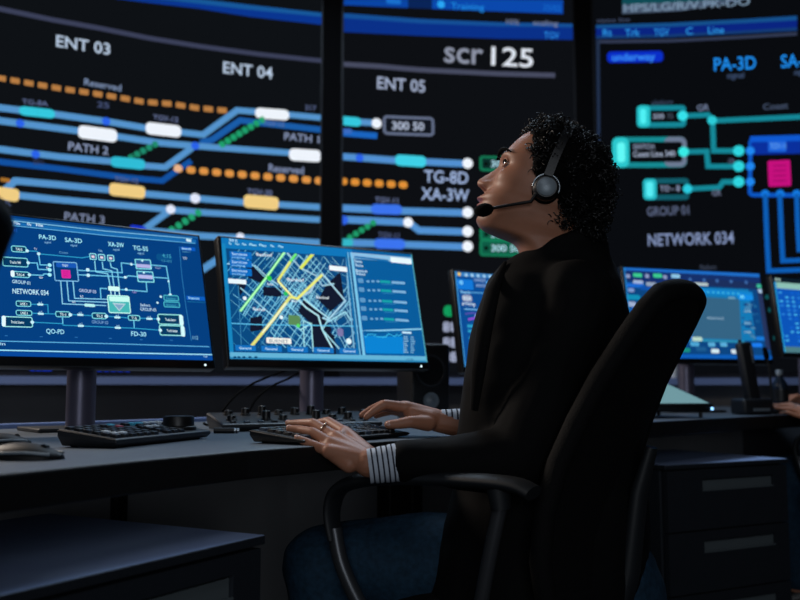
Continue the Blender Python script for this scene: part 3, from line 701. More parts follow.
# street grid, two directions in patches
def patch(cx, cy, ang, ang2, nx, ny, sx, sy, L1, L2, col, w, jit=.2, drop=.12):
    ca, sa = cos(ang), sin(ang); cb, sb = cos(ang2), sin(ang2); asp = 9/16
    for i in range(-nx, nx+1):
        if rnd.random() < drop: continue
        ox, oy = cb*sx*i*asp*1.0, sb*sx*i; j = rnd.uniform(-jit, jit)*sx
        a = (cx + ox + j - ca*L1*asp, cy + oy - sa*L1*rnd.uniform(.7, 1)); b = (cx + ox + j + ca*L1*asp, cy + oy + sa*L1*rnd.uniform(.7, 1))
        seg(a, b, w*rnd.uniform(.7, 1.3), col)
    for i in range(-ny, ny+1):
        if rnd.random() < drop: continue
        ox, oy = ca*sy*i*asp, sa*sy*i
        a = (cx + ox - cb*L2*asp*rnd.uniform(.6, 1), cy + oy - sb*L2); b = (cx + ox + cb*L2*asp*rnd.uniform(.6, 1), cy + oy + sb*L2)
        seg(a, b, w*rnd.uniform(.6, 1.2), col)
D1 = -1.02; D2 = .62
patch(.33, .74, D1, D2, 10, 7, .044, .05, .20, .24, '#86d4ee', .0010)
patch(.17, .62, D1, D2, 7, 6, .06, .07, .24, .22, '#3c90bc', .0007)
patch(.22, .34, D1+.1, D2, 7, 6, .05, .06, .2, .18, '#70c0e0', .0009)
patch(.42, .27, D1+.05, D2+.1, 8, 7, .05, .05, .2, .22, '#90d8ee', .0010)
patch(.57, .3, -1.25, .35, 5, 7, .06, .07, .26, .13, '#68a8cc', .0008)
patch(.6, .72, 1.2, -.5, 5, 6, .05, .06, .2, .13, '#8ccce8', .0009)
patch(.37, .52, D1, D2, 5, 4, .05, .05, .12, .14, '#94dcf0', .0010)
for poly in ([(246, 267), (256, 266), (268, 276), (262, 284), (248, 278)], [(263, 287), (281, 288), (281, 297), (263, 296)], [(303, 300), (320, 312), (332, 330), (318, 352), (313, 349), (312, 325), (298, 312)], [(318, 322), (334, 336), (336, 356), (322, 356)],
             [(326, 285), (340, 272), (344, 300), (330, 312), (318, 300)], [(250, 318), (262, 316), (262, 330), (250, 332)], [(236, 282), (246, 286), (240, 296)]):
    g.poly(poly, dark)
def road(pts, w, col): g.line(pts, w, col)
road([(287, 253), (300, 268), (316, 276), (322, 286), (334, 284)], 1.6, '#9cc8dc'); road([(322, 274), (345, 301), (328, 320), (322, 318)], 1.8, '#a8d4e8'); road([(322, 274), (316, 280), (310, 292), (297, 298)], 2.2, '#a4c8dc')
road([(297, 299), (306, 308), (318, 316), (322, 330), (333, 350)], 1.8, '#b4e4f0'); road([(303, 299), (314, 308), (328, 318)], 1.4, '#b4e4f0'); road([(328, 320), (322, 330), (340, 350)], 1.5, '#9cd8e8'); road([(328, 322), (345, 312), (350, 320)], 1.5, '#9cd8e8')
road([(225, 264), (255, 266), (268, 278), (278, 285)], 1.2, '#9cd4ec'); road([(240, 288), (254, 300), (265, 310), (275, 318)], 1.3, '#94d0e8'); road([(346, 258), (348, 290), (352, 330), (354, 352)], 1.6, '#7cb8d8'); road([(240, 252), (262, 275), (290, 300)], 1, '#84c4e0')
road([(300, 330), (311, 324), (313, 352)], 1.3, '#a8e4ec'); road([(304, 350), (303, 321), (311, 324)], 1, '#a8e4ec')
road([(230, 323.5), (262, 325), (310, 325.5), (358, 326.5)], 1, '#5cc0ec'); road([(238, 285), (241, 345)], .7, '#3c88b8')
road([(284.5, 252), (266, 278), (240, 311.5)], 2.4, '#7cf090'); road([(284.5, 252), (266, 278), (240, 311.5)], .9, '#c8ffcc')
road([(296, 254), (290, 262)], 2.4, '#6ce878'); road([(290, 262), (277.5, 281)], 2.6, '#e2e878'); road([(313.5, 253), (300, 269)], 3, '#dce860'); road([(277.5, 281), (293, 298)], 2.4, '#f0f0a0'); road([(322, 275), (297, 299), (290, 297)], 2.6, '#ecec7c')
road([(290, 297), (272, 321), (251.5, 346)], 3, '#e2e47c'); road([(286, 303), (272, 321), (262, 333)], 1.4, '#f6f4d4')
g.dot(269, 278.5, 2.6, '#28c848'); g.dot(285.5, 294, 2.2, '#28c060'); g.rrect((288, 320), (300, 321), 10, 1, '#5c8c58'); g.dot(298, 326, 2, '#58e068'); g.dot(281, 317.5, 2, '#e4f8fc'); g.dot(244.5, 298.5, 2, '#e4f4fc'); g.rrect((337, 332), (343, 333), 8, 2, '#7c78a8')
for a, b, y, h in ((256, 272, 256, 3), (287, 304, 281, 3), (253, 265, 310.5, 3), (267, 273, 285, 2.4), (291, 297, 302, 2.6), (316, 329, 298.5, 2.6)): g.text('Banhof', (a, y), (b, y+1), h, '#e4f0f8')
g.rrect((266, 340.5), (291, 341.5), 5.6, 1, '#f4f4ec'); g.text('BURNET', (269, 342.6), (288, 343.4), 3.4, '#8c98a8'); g.rrect((329, 268), (348, 270), 4.8, 1, '#f0fafc'); g.rrect((227, 281), (246, 282.4), 4.6, 1, '#e8f8ff')
for y in (255, 263, 271.5):
    g.rrect((229.5, y), (251.5, y+1.4), 7.2, .8, '#0c6cc4'); g.text('Services', (231.5, y+.2), (247, y+1.2), 2.6, '#b8e4fc'); g.text('ruling', (232, y+3.4), (245, y+4.2), 2, '#8cc8f0')
for i in range(5):
    xa = 235 + i*26; g.rrect((xa, 348+i*.75), (xa+20.5, 348.6+i*.75), 5.6, .8, '#1470c0'); g.text('General', (xa+4, 349.3+i*.75), (xa+16, 349.8+i*.75), 2.4, '#c0ecff')
g.dot(348.5, 341.5, 3, '#e0f8fc')
g.polyuv([Bil(0, .09), Bil(.66, .075), Bil(.66, 0), Bil(0, 0)], '#1276ba')
g.polyuv([Bil(0, 1), Bil(.018, 1), Bil(.018, .05), Bil(0, .05)], '#1886c0')
g.text('Shift 41', (229, 241.6), (237, 242.4), 2.8, '#c0ecff')
for a, b in ((228.5, 231), (235, 239), (242, 246), (249, 256), (259, 266), (270, 274), (278, 283)): g.text('Plan', (a, 244.6+(a-228)*.06), (b, 245+(b-228)*.06), 2.4, '#b0f0ff')
# right column of monitor 2
g.polyuv([Bil(.66, 1), Bil(1, 1), Bil(1, 0), Bil(.66, 0)], '#0a5c9c')
g.polyuv([Bil(.62, 1), Bil(.64, 1), Bil(.635, .05), Bil(.62, .05)], '#0f6ca8')
g.uvline([Bil(.655, .03), Bil(.655, .96)], .0042, '#7cc8ec'); g.uvline([Bil(.635, .03), Bil(.635, .95)], .0012, '#8cd4f0')
g.polyuv([Bil(.655, .085), Bil(1, .085), Bil(1, .03), Bil(.655, .03)], '#8cc0e4'); g.rrect((390, 259.8), (411, 262), 5.4, 1, '#e8f8ff')
g.line([(354, 257), (388, 261)], 1.8, '#1c70b0')
for a, b, y in ((354, 362, 262.5), (355, 363, 266.5), (355, 367, 272), (356, 365, 275)): g.text('Status', (a, y), (b, y+.8), 2.8, '#c8ecfc')
for y in (281.5, 290.5, 301, 309.5, 319):
    g.rrect((357.5+(y-281)*.1, y-.8), (363+(y-281)*.1, y-.5), 4.5, 1, '#5c98c8'); o = (y-281)*.1
    for xx in (366, 371, 376): g.rrect((xx+o, y), (xx+3+o, y+.2), 2.2, .8, '#6ca8d4')
    g.rrect((379.5+o, y+.2), (390+o, y+.9), 2.6, .6, '#18a0a8'); g.rrect((391+o, y+1), (404.5+o, y+2), 2.4, .6, '#7cb4dc'); g.line([(381+o, y+3), (393+o, y+3.4)], .7, '#2c80b8')
g.uvline([Bil(.66, .74), Bil(1, .70)], .0022, '#88d0f0')
g.rrect((364, 342.2), (403, 343), 22, 1.5, '#0c84d4')
g.poly([(362, 331), (402, 332.5), (402, 337), (364, 336)], '#0a5c9c')
for i in range(16):
    xa = 364+i*2.35; g.line([(xa, 334+rnd.uniform(0, 4)), (xa+2, 334+rnd.uniform(0, 4))], .9, '#3cc0f0')
g.rrect((401.5, 332.6), (411, 333.2), 2, .8, '#c4e8f8')
for i in range(8): g.line([(403, 337+i*2.2), (406+rnd.random()*2, 337.1+i*2.2)], 1, '#8cc0e0'); g.line([(410, 337.3+i*2.2), (412+rnd.random()*3, 337.4+i*2.2)], 1, '#7cb4d8')
g.polyuv([Bil(0, 1), Bil(1, 1), Bil(1, .948), Bil(0, .948)], '#64b4d8'); g.polyuv([Bil(0, 1), Bil(1, 1), Bil(1, .985), Bil(0, .985)], '#3088b8')
for a in (233, 237, 242, 248, 254): g.rrect((a, 357.5), (a+3, 357.6), 2, .6, '#0c4874')
g.text('15:08', (406, 361), (413, 361.2), 2, '#2a6a94'); g.uvline([Bil(.997, 0), Bil(.997, 1)], .0016, '#58b0c0')
obj('screen', g.mb, None, g.root)

# monitor 3 (between the woman and monitor 2)
g = monitor((.455, 3.233, 1.082), .572, .16, 'partly hidden monitor behind the woman with a magenta graph on blue', led=False)
fillg(g, '#0c4c94')
def grid_panel(px0, px1, py0, py1, cols, n, seed, hmin=3, hmax=6):
    r_ = random.Random(seed)
    for i in range(n):
        x = r_.uniform(px0, px1); y = r_.uniform(py0, py1); w = r_.uniform(6, 16); g.rrect((x, y), (x+w, y+w*.05), r_.uniform(hmin, hmax), 1, r_.choice(cols))
g.strip([(455, 272), (520, 276)], [(455, 276), (520, 280)], '#3a80c0', n=2); g.dot(459, 274, 2, '#e8c060')
for i in range(9): g.dot(466+i*6, 275+i*.4, 1.9, '#9cc8e8')
g.rrect((457, 284), (473, 285), 10, 1.5, '#1478d8'); g.dot(461, 282.5, 2.4, '#6cc0f8')
for a, y in ((474, 281.5), (476, 287)): g.text('monitor', (a, y), (a+12, y+.6), 4, '#88a8d4')
g.dot(487.5, 283, 2, '#5cb0f0'); g.dot(489, 288, 2, '#5cb0f0'); g.line([(460, 292), (500, 294)], 1, '#58a8e0'); g.text('Track', (460, 293.4), (470, 294), 3, '#8cc8f0')
g.rrect((462, 298), (472, 298.6), 7, 3, '#8c98b8'); g.text('8:04', (463, 300), (471, 300.4), 4, '#d8e8f4'); g.text('arriving', (462, 305), (475, 305.8), 3.4, '#d0e4f4')
g.line([(464, 309), (500, 311.5)], 1, '#7cc0ec'); g.line([(465, 314), (472, 313), (480, 314.6), (490, 312)], 1.4, '#5a50b0'); g.line([(468, 319.5), (476, 318), (482, 316), (496, 319)], 2.2, '#8c50d0'); g.dot(476, 316, 1.6, '#a8c0f0')
for y in (326, 331, 338, 344, 350): g.rrect((467+(y-326)*.15, y), (476+(y-326)*.15, y+.4), 3, 1, '#2c9cc8'); g.line([(479, y), (500, y+1)], 1, '#3c88c4')
g.uvline([(-g.W/2+.002, -g.H/2), (-g.W/2+.002, g.H/2)], .002, '#48a0e0')
obj('screen', g.mb, None, g.root)

# monitor 4
g = monitor((1.227, 3.686, 1.147), .308, .155, 'monitor behind the chair back showing a control panel with grey square', led=False, W=.66)
fillg(g, '#0d4580')
g.strip([(620, 266.5), (762, 274)], [(620, 270), (762, 277.5)], '#1f6cc8', n=2)
g.strip([(620, 270), (762, 277.5)], [(623, 281), (764, 288)], '#16306a', n=2)
g.strip([(706, 279), (764, 283)], [(706, 286), (765, 290)], '#1c2f5c', n=2)
for x, y, w, c in ((633, 275, 9, '#3cc890'), (653, 275.5, 9, '#3cc890'), (671, 276, 9, '#8cc4e4'), (626, 276, 4, '#8c98c0'), (645, 276, 4, '#8c98c0'), (663, 277, 4, '#8c98c0'), (633, 282, 10, '#a0b4d8'), (626, 285, 18, '#1c68d0'), (646, 284, 10, '#90a0b8'), (628, 290, 6, '#7c94c8'), (640, 288, 14, '#1050a8')):
    g.rrect((x, y), (x+w, y+w*.05), 4, 1.4, c)
for x in (690, 704, 717, 731, 746): g.dot(x, 279.5+(x-690)*.05, 1.8, '#3c68a8')
g.rrect((694, 284), (708, 284.6), 3, 1, '#b8c8c8')
g.box(689, 288, 752, 340, '#1478b4', None, 1, sl=.03); g.strip([(690, 288), (752, 292)], [(691, 293), (753, 297)], '#1484d0', n=2)
for i in range(8): g.rrect((702+i*5, 291.6+i*.3), (704+i*5, 291.8+i*.3), 1.6, .6, '#48c4e8')
g.poly([(690, 296.5), (739, 299), (741.5, 340), (690, 338)], '#356484')
g.text('element', (707, 319), (724, 319.8), 3, '#8cacc4'); g.rrect((728, 297.8), (735, 298.2), 2, .8, '#6ca0bc')
g.rrect((738, 297), (753, 298), 5.4, 1, '#148ce8'); g.rrect((740, 296.8), (744, 297), 3, .8, '#6cd0f8')
r5 = random.Random(3)
for i in range(34): x = r5.uniform(741, 756); y = r5.uniform(303, 338); g.rrect((x, y), (x+r5.uniform(1.5, 5), y+.2), 2, .6, r5.choice(['#1c5c94', '#2874a8', '#123a78', '#4c84ac']))
for y in (312, 324, 333): g.text('code', (744, y), (751, y+.3), 2.4, '#9cbcd0')
for x, y, w, c in ((626, 297, 14, '#128cb4'), (628, 304, 8, '#a0b0d0'), (631, 310, 16, '#1868d4'), (633, 316, 10, '#3c9cd0'), (640, 324, 12, '#88b8d8')): g.rrect((x, y), (x+w, y+.6), 5, 1.4, c)
g.strip([(680, 338.5), (745, 341)], [(680, 341), (745, 343)], '#2c8cb0', n=1)
for x, y, w, c in ((684, 338, 10, '#1458b8'), (692, 339, 10, '#b8d8c8'), (690, 344, 9, '#4ca4d4'), (708, 344.5, 7, '#58acd8'), (720, 344.5, 7, '#58acd8'), (696, 349, 10, '#1c5a90'), (711, 351, 8, '#d0e8f0'), (731, 351.5, 6, '#d4e4ec'), (680, 350, 10, '#188c80'), (756, 338.5, 8, '#1878d8'), (752, 345, 10, '#1c7cf0')): g.rrect((x, y), (x+w, y+.2), 4.2, 1.2, c)
g.strip([(757, 290), (763, 290)], [(766, 350), (773, 350)], '#26345c', n=1)
g.rrect((756.5, 286), (762, 286.3), 4, 1, '#3cb898'); g.rrect((758, 291), (763, 291.2), 4, 1, '#a8c4e0')
g.strip([(630, 353.5), (774, 355.5)], [(630, 360), (774, 361.5)], '#0f5cb8', n=2)
g.uvline([(-g.W/2+.004, -g.H/2), (-g.W/2+.004, g.H/2)], .002, '#2c90d8')
obj('screen', g.mb, None, g.root)

# monitor 5
g = monitor((1.915, 4.06, 1.165), .5, .125, 'monitor cut off by the right picture edge with columns of blue data', led=False)
fillg(g, '#0c54b8')
a = -g.W/2; b = g.H/2
g.polyuv([(a, b-.022), (-a, b-.022), (-a, b), (a, b)], '#0c1c28'); g.polyuv([(a+.012, b-.05), (-a, b-.05), (-a, b-.022), (a+.012, b-.022)], '#8cc0b4')
for x in (.01, .03): g.polyuv([(a+x, b-.016), (a+x+.014, b-.016), (a+x+.014, b-.004), (a+x, b-.004)], '#9cb8b0')
r6 = random.Random(9)
for j in range(12):
    for i in range(14):
        x = a+.02+i*.04; y = b-.065-j*.0195; g.polyuv([(x, y-.007), (x+.02, y-.007), (x+.02, y), (x, y)], r6.choice(['#4cc0f0', '#2c88e0', '#1464d4', '#3ca8ec', '#0c54b8']))
g.polyuv([(a, -b), (-a, -b), (-a, -b+.026), (a, -b+.026)], '#4c7c84'); g.polyuv([(a, -b), (a+.006, -b), (a+.006, b-.022), (a, b-.022)], '#2cb0e0')
obj('screen', g.mb, None, g.root)
# ================================================================== THINGS ON THE DESKS
def frame2(p, q):
    """unit X along p->q, Y to its left (away from the sitter), rotation"""
    d = (V(q)-V(p)); return d.length, atan2(d.y, d.x)
# --- control panel with jog wheel (left)
def keypad(name, origin, rz, Wd, Dp, h0, h1, label, cat, body_mat=M_dark):
    """sloped console, origin = front left corner; X to the right, Y to the back"""
    root = thing(name, (origin[0], origin[1], DZ+.0004), rz, label, cat)
    mb = MB(); i = .006
    lo = [V((i, i, .002)), V((Wd-i, i, .002)), V((Wd-i, Dp-i, .002)), V((i, Dp-i, .002))]
    mi = [V((0, 0, h0*.55)), V((Wd, 0, h0*.55)), V((Wd, Dp, h1*.6)), V((0, Dp, h1*.6))]
    t0 = [V((0, 0, h0-.002)), V((Wd, 0, h0-.002)), V((Wd, Dp, h1-.002)), V((0, Dp, h1-.002))]
    hi = [V((i*.6, i*.6, h0)), V((Wd-i*.6, i*.6, h0)), V((Wd-i*.6, Dp-i*.6, h1)), V((i*.6, Dp-i*.6, h1))]
    mb.loft([lo, mi, t0, hi]); obj('housing', mb, body_mat, root, local=True, bevel=.0015)
    sl = (h1-h0)/Dp
    for x in (.02, Wd-.02):
        for y in (.02, Dp-.02):
            m2 = MB(); m2.lathe((x, y, 0), [(.001, 0), (.006, 0), (.006, .004), (.001, .004)], 10); obj('foot', m2, M_foam, root, local=True)
    root['slope'] = 0.0; del root['slope']
    def z(y): return h0 + sl*y
    return root, z, V((0, 1, sl)).normalized()
def key(root, x, y, z, w, d, m, up, h=.006, name='key'):
    mb = MB(); Yv = up; Zv = V((1,0,0)).cross(Yv).normalized(); c = V((x, y, z)) + Zv*h/2
    r0 = [c + V((1,0,0))*a*w/2 + Yv*b*d/2 - Zv*h/2 for a, b in ((-1,-1),(1,-1),(1,1),(-1,1))]
    r1 = [c + V((1,0,0))*a*w*.40 + Yv*b*d*.40 + Zv*h/2 for a, b in ((-1,-1),(1,-1),(1,1),(-1,1))]
    mb.loft([r0, r1]); return obj(name, mb, m, root, local=True, bevel=.0007)
A = PZ(57, 446, DZ); B = PZ(108, 449, DZ); Cc = PZ(203, 438, DZ)
L, rz = frame2(B.xy, Cc.xy)
L = .325
root, z, up = keypad('control_panel', (B.x+.012, B.y+.004), rz-.03, L, .115, .016, .031, 'dark control panel with rows of keys and a jog wheel beside the mouse', 'control panel')
rk = random.Random(4)
cols_, rows_ = 13, 6
for j in range(rows_):
    for i in range(cols_):
        x = .016 + i*.0232; y = .012 + j*.0178
        if i > 9 and j < 4: continue
        if i in (6,) or (j == 4 and i % 4 == 3): continue
        m = M_key
        if j == 1 and i in (1, 2): m = M_keyw
        if j == 2 and i == 1: m = M_keyw
        if j == 4 and i == 5: m = M_keyr
        if j == 5 and i in (5, 8, 9): m = M_keyt
        if j == 3 and i in (8, 9): m = M_keyw
        if j == 5 and i in (10, 11, 12): m = M_keyw
        if j == 4 and i in (10, 11): m = M_keybl
        o = key(root, x, y, z(y), .0165, .0135, m, up, .005)
        if m is M_keyr: o['label'] = 'red key'
        if m is M_keyw: o['label'] = 'white key'
mb = MB(); jc = V((L-.046, .046, z(.046)))
mb.lathe(jc, [(.001, -.004), (.034, -.004), (.034, .002), (.030, .004), (.030, .020), (.028, .023), (.012, .0235), (.001, .0225)], 36); obj('jog_wheel', mb, M_black, root, local=True, smooth=35)
mb = MB(); mb.lathe(jc + V((.012, -.012, .0235)), [(.001, 0), (.006, 0), (.006, .0008), (.001, .0008)], 16); obj('finger_dimple', mb, M_dark, [o for o in C.objects if o.name.startswith('jog_wheel')][-1], local=True)

# --- mixer style controller with knobs (behind the keyboard)
o0 = V((-.405, 2.065)); o1 = V((-.045, 2.235)); L, rz = frame2(o0, o1)
root, z, up = keypad('knob_controller', o0, rz, .40, .155, .018, .040, 'flat black controller with a row of knobs behind the keyboard', 'control panel', M_dark)
for i in range(9):
    for j, y in enumerate((.05, .118)):
        if j == 0 and i in (1, 4): continue
        x = .035 + i*.042 + (.01 if j else 0)
        if j == 1 and i == 8: continue
        mb = MB(); h = .011 + .005*((i*7+j*3) % 3)
        mb.lathe((x, y, z(y)-.001), [(.001, 0), (.0125, 0), (.0125, .003), (.0105, .004), (.0098, h), (.008, h+.001), (.001, h+.001)], 18)
        k = obj('knob', mb, M_black, root, local=True, smooth=35)
        m2 = MB(); m2.box((x, y+.003, z(y)+h+.0004), (.0014, .006, .001)); obj('pointer', m2, M_keyw, k, local=True)
for i in range(11):
    x = .03 + i*.033
    key(root, x, .018, z(.018), .014, .012, M_keybl if i % 3 else M_key, up, .004, 'button')

# --- keyboard under the hands
k0 = V((-.167, 1.585)); rz = radians(56)
root, z, up = keypad('keyboard', k0, rz, .335, .13, .010, .024, 'black computer keyboard under the hands of the woman', 'keyboard', M_black)
n = 0
for j, y in enumerate((.016, .034, .053, .072, .091, .112)):
    i = 0; x = .012
    while x < .32:
        w = .0165
        if j == 0: w = (.02, .02, .02, .09, .02, .02, .02, .0165, .0165, .0165, .035, .0165)[min(i, 11)]
        if x + w > .329: break
        if n < 95:
            key(root, x+w/2, y, z(y), w, .0155, M_keybl if (i+j) % 5 == 0 else M_key, up, .0055); n += 1
        x += w + .0025 + (.006 if i in (10,) else 0); i += 1
# --- mice
def mouse(loc, rz, s, label, mtl=None):
    mtl = mtl or mat('mouse_gloss_black', '#060708', .55, spec=.3)
    root = thing('computer_mouse', loc, rz, label, 'mouse')
    mb = MB(); rings = []
    for k in range(9):
        t_ = k/8; x = -.055 + .11*t_; w = .031*sqrt(max(.02, 1-(2*t_-1)**2*.93)); h = .004 + .018*sin(pi*min(1, (t_*.9+.08)))**.8
        rings.append([V((x*s, w*s*cos(a), max(.0, h*s*sin(a)) if sin(a) > 0 else 0)) for a in [2*pi*q/20 for q in range(20)]])
    mb.loft(rings); obj('shell', mb, mtl, root, local=True, smooth=60)
    mb = MB(); mb.tube([V((.030, .004, .0150))*s, V((.030, -.004, .0150))*s], .005*s, 14, ref=V((0,0,1))); obj('scroll_wheel', mb, M_dark, root, local=True, smooth=40)
    mb = MB()
    for sg in (-1, 1): mb.tube([V((-.05, .030*sg*.7, .006))*s, V((-.02, .0305*sg, .009))*s, V((.02, .0300*sg, .010))*s, V((.047, .018*sg, .007))*s], .0022*s, 8)
    obj('side_strip', mb, M_disc, root, local=True, smooth=40)
    return root
m1 = PZ(20, 459, DZ); mouse((m1.x+.005, m1.y, DZ+.0005), radians(-8), 1.05, 'black computer mouse with silver side strip near the left desk edge')
m2_ = PZ(-14, 447, DZ); mouse((m2_.x, m2_.y+.05, DZ+.0005), radians(25), .95, 'second black mouse, cut by the left picture edge, behind the first')
# --- marker pen beside the control panel
p = PZ(214, 433.5, DZ); q = PZ(240, 433.5, DZ); root = thing('marker_pen', (p.x, p.y, DZ), 0, 'black marker pen with pale tip lying before the knob controller', 'pen')
zz = V((0, 0, .0066)); mb = MB(); mb.tube([p+zz, p.lerp(q, .78)+zz], .0062, 14); obj('barrel', mb, M_black, root, smooth=40)
mb = MB(); mb.tube([p.lerp(q, .785)+zz, p.lerp(q, .97)+zz], [.0056, .0045], 14); obj('cap', mb, M_silver, root, smooth=40)
mb = MB(); mb.tube([p.lerp(q, .86)+zz, p.lerp(q, .90)+zz], .0062, 14); obj('ring', mb, M_black, root, smooth=40)
# --- two cables rising behind the controller
for pts, lb in (([(213, 411, 2.36), (232, 399, 2.42), (252, 384, 2.50), (276, 374, 2.58), (296, 366, 2.60)], 'thin black cable rising to the map monitor, left of the two'),
            ([(243, 410, 2.40), (256, 399, 2.46), (272, 386, 2.52), (290, 378, 2.58), (303, 370, 2.60)], 'thin black cable rising to the map monitor, right of the two')):
    P0 = [P(*a) for a in pts]; st = P0[0].copy(); st.z = DZ+.009; st2 = st + V((-.02, -.02, 0))
    P0 = [st2, st] + P0[1:] ; sm = []
    for i in range(len(P0)-1):
        a = P0[max(i-1, 0)]; b = P0[i]; c = P0[i+1]; d = P0[min(i+2, len(P0)-1)]
        for k in range(6):
            t_ = k/6; sm.append(.5*((2*b)+(-a+c)*t_+(2*a-5*b+4*c-d)*t_**2+(-a+3*b-3*c+d)*t_**3))
    sm.append(P0[-1]); mb = MB(); mb.tube(sm, .0032, 8); tag(obj('cable', mb, M_foam, None, smooth=60), lb, 'cable')
# --- speaker behind the far hand
def speaker(loc, rz, label):
    root = thing('desk_speaker', loc, rz, label, 'speaker')
    mb = MB(); mb.box((0, .07, .12), (.13, .14, .238), bev=.008); obj('cabinet', mb, M_black, root, local=True, smooth=40)
    X = V((1,0,0)); Y = V((0,0,1)); Z = V((0,-1,0))
    mb = MB(); mb.lathe((0, 0, .155), [(.050, 0), (.052, .003), (.046, .004), (.040, -.004), (.016, -.014), (.012, -.008), (.001, -.006)], 32, X, Y, Z); obj('woofer', mb, M_dark, root, local=True, smooth=40)
    mb = MB(); mb.lathe((0, 0, .06), [(.026, 0), (.026, .003), (.018, .002), (.012, .003), (.007, .008), (.001, .009)], 28, X, Y, Z); obj('tweeter', mb, M_disc, root, local=True, smooth=40)
    return root
p = PZ(431, 420, DZ); speaker((p.x, p.y, DZ+.0005), .35, 'small black two-way speaker behind the right hand of the woman')
# --- right desk
def onD(px, py): return PZ(px, py, DZ)
# touch panel (tilted, pale screen)
Pf = V((.86, 3.02, 0)); root = thing('touch_panel', (.93, 3.1, DZ), 0, 'black touch panel with glowing pale surface behind the chair back', 'touch panel')
X = V((.97, .24, 0)).normalized(); Yb = V((-.24, .97, 0)); Yt = V((-.24*.97, .97*.97, .24)).normalized(); Zt = X.cross(Yt).normalized()
fr = V((1.045, 3.02, DZ+.034)); c0 = fr - X*.155 + Yt*.16
mb = MB(); mb.box(c0, (.31, .32, .026), X=X, Y=Yt, Z=Zt, bev=.006); obj('housing', mb, M_black, root, smooth=40)
mb = MB(); mb.box(c0 + Zt*.0136, (.285, .295, .001), X=X, Y=Yt, Z=Zt); obj('screen', mb, emit('#6f98a0'), root)
for x in (-.12, .12):
    mb = MB(); a = c0 + X*x + Yt*.14 - Zt*.013; mb.tube([a, V((a.x, a.y, DZ+.001))], .008, 12); obj('leg', mb, M_black, root, smooth=40)
    a = c0 + X*x - Yt*.14 - Zt*.013; mb = MB(); mb.tube([a, V((a.x, a.y, DZ+.001))], .006, 12); obj('leg', mb, M_black, root, smooth=40)
mb = MB(); mb.ell(fr + X*(-.006) - Yt*.0015 - Zt*.002 , (.005, .004, .005), n=10); obj('power_light', mb, emit('#8cc8ff', 2.5), root)
# radio handset standing in a base
b = P(754, 414.5, 3.42); root = thing('radio_handset', (b.x, b.y, DZ), .25, 'black radio handset standing in a base left of the bottle', 'radio')
mb = MB(); mb.box((-.008, 0, .031), (.130, .09, .060), bev=.012); obj('charging_base', mb, M_dark, root, local=True, smooth=45)
mb = MB(); mb.box((0, -.047, .02), (.07, .004, .01)); obj('button_row', mb, M_disc, root, local=True)
mb = MB(); a = V((.0, 0, .03)); tt = V((-.12, .05, 1)).normalized(); xx = V((1, 0, .12)).normalized(); yy = tt.cross(xx).normalized()
mb.box(a + tt*.125, (.056, .038, .24), X=xx, Y=yy, Z=tt, bev=.012); h_ = obj('handset', mb, M_dark, root, local=True, smooth=45)
mb = MB(); mb.box(a + tt*.195 + xx*.019 - yy*.0195, (.010, .004, .065), X=xx, Y=yy, Z=tt, bev=.0015); obj('chrome_clip', mb, M_silver, h_, local=True, smooth=45)
mb = MB(); mb.tube([a + tt*.24 - xx*.012, a + tt*.256 - xx*.012], [.008, .006], 12); obj('antenna', mb, M_black, h_, local=True, smooth=45)
# gooseneck microphone
b = P(772, 414, 3.50); root = thing('gooseneck_microphone', (b.x, b.y, DZ), 0, 'thin black gooseneck microphone between handset and bottle', 'microphone')
mb = MB(); mb.lathe((0, 0, .0005), [(.001, 0), (.03, 0), (.028, .012), (.008, .016), (.001, .016)], 24); obj('base', mb, M_black, root, local=True, smooth=45)
mb = MB(); mb.tube([(0, 0, .01), (0, 0, .10), (-.004, 0, .18), (-.012, 0, .225)], .005, 10); obj('neck', mb, M_black, root, local=True, smooth=45)
mb = MB(); mb.capsule((-.012, 0, .22), (-.018, 0, .25), .011, .009); obj('capsule', mb, M_foam, root, local=True, smooth=60)
# bottle
b = P(781, 414, 3.53); root = thing('water_bottle', (b.x, b.y, DZ), 0, 'dark slim bottle with narrow neck near the second hand', 'bottle')
mb = MB(); mb.lathe((0, 0, .0005), [(.001, 0), (.028, 0), (.030, .004), (.030, .095), (.027, .118), (.012, .142), (.011, .150), (.001, .150)], 28); obj('body', mb, M_glass, root, local=True, smooth=45)
mb = MB(); mb.lathe((0, 0, .1505), [(.001, 0), (.0135, 0), (.0135, .018), (.012, .020), (.001, .020)], 20); obj('cap', mb, M_disc, root, local=True, smooth=45)
mb = MB(); mb.lathe((0, 0, .05), [(.0305, 0), (.0305, .045)], 28); obj('label_band', mb, M_dark, root, local=True, smooth=45)
# second keyboard (pale) under monitor at the right edge
b = V((1.74, 3.66, 0)); root, z, up = keypad('keyboard', (b.x-.13, b.y-.01), .74, .36, .13, .012, .028, 'pale grey keyboard cut off at the right picture edge', 'keyboard', M_disc)
for j in range(4):
    for i in range(16): key(root, .02+i*.0205, .022+j*.027, z(.022+j*.027), .017, .019, M_keyw, up, .005)
# cups on the ledge
for px, py, lb in ((673, 378.3, 'left of two small white cups on the ledge below the video wall'), (681, 378.3, 'right of two small white cups on the ledge below the video wall')):
    u_, _ = CY.hit(px, py); q = CY.at(u_, .9, 0); dd = V((1.06-q.x, -.4-q.y, 0)).normalized(); q = q + dd*.024
    root = thing('paper_cup', (q.x, q.y, .9003), 0, lb, 'cup', 'white cups on the ledge')
    hh = .085 if px > 675 else .07
    mb = MB(); mb.lathe((0, 0, 0), [(.001, 0), (.017, 0), (.0215, hh), (.0205, hh), (.0165, .003), (.001, .003)], 20); obj('cup_body', mb, M_white, root, local=True, smooth=45)

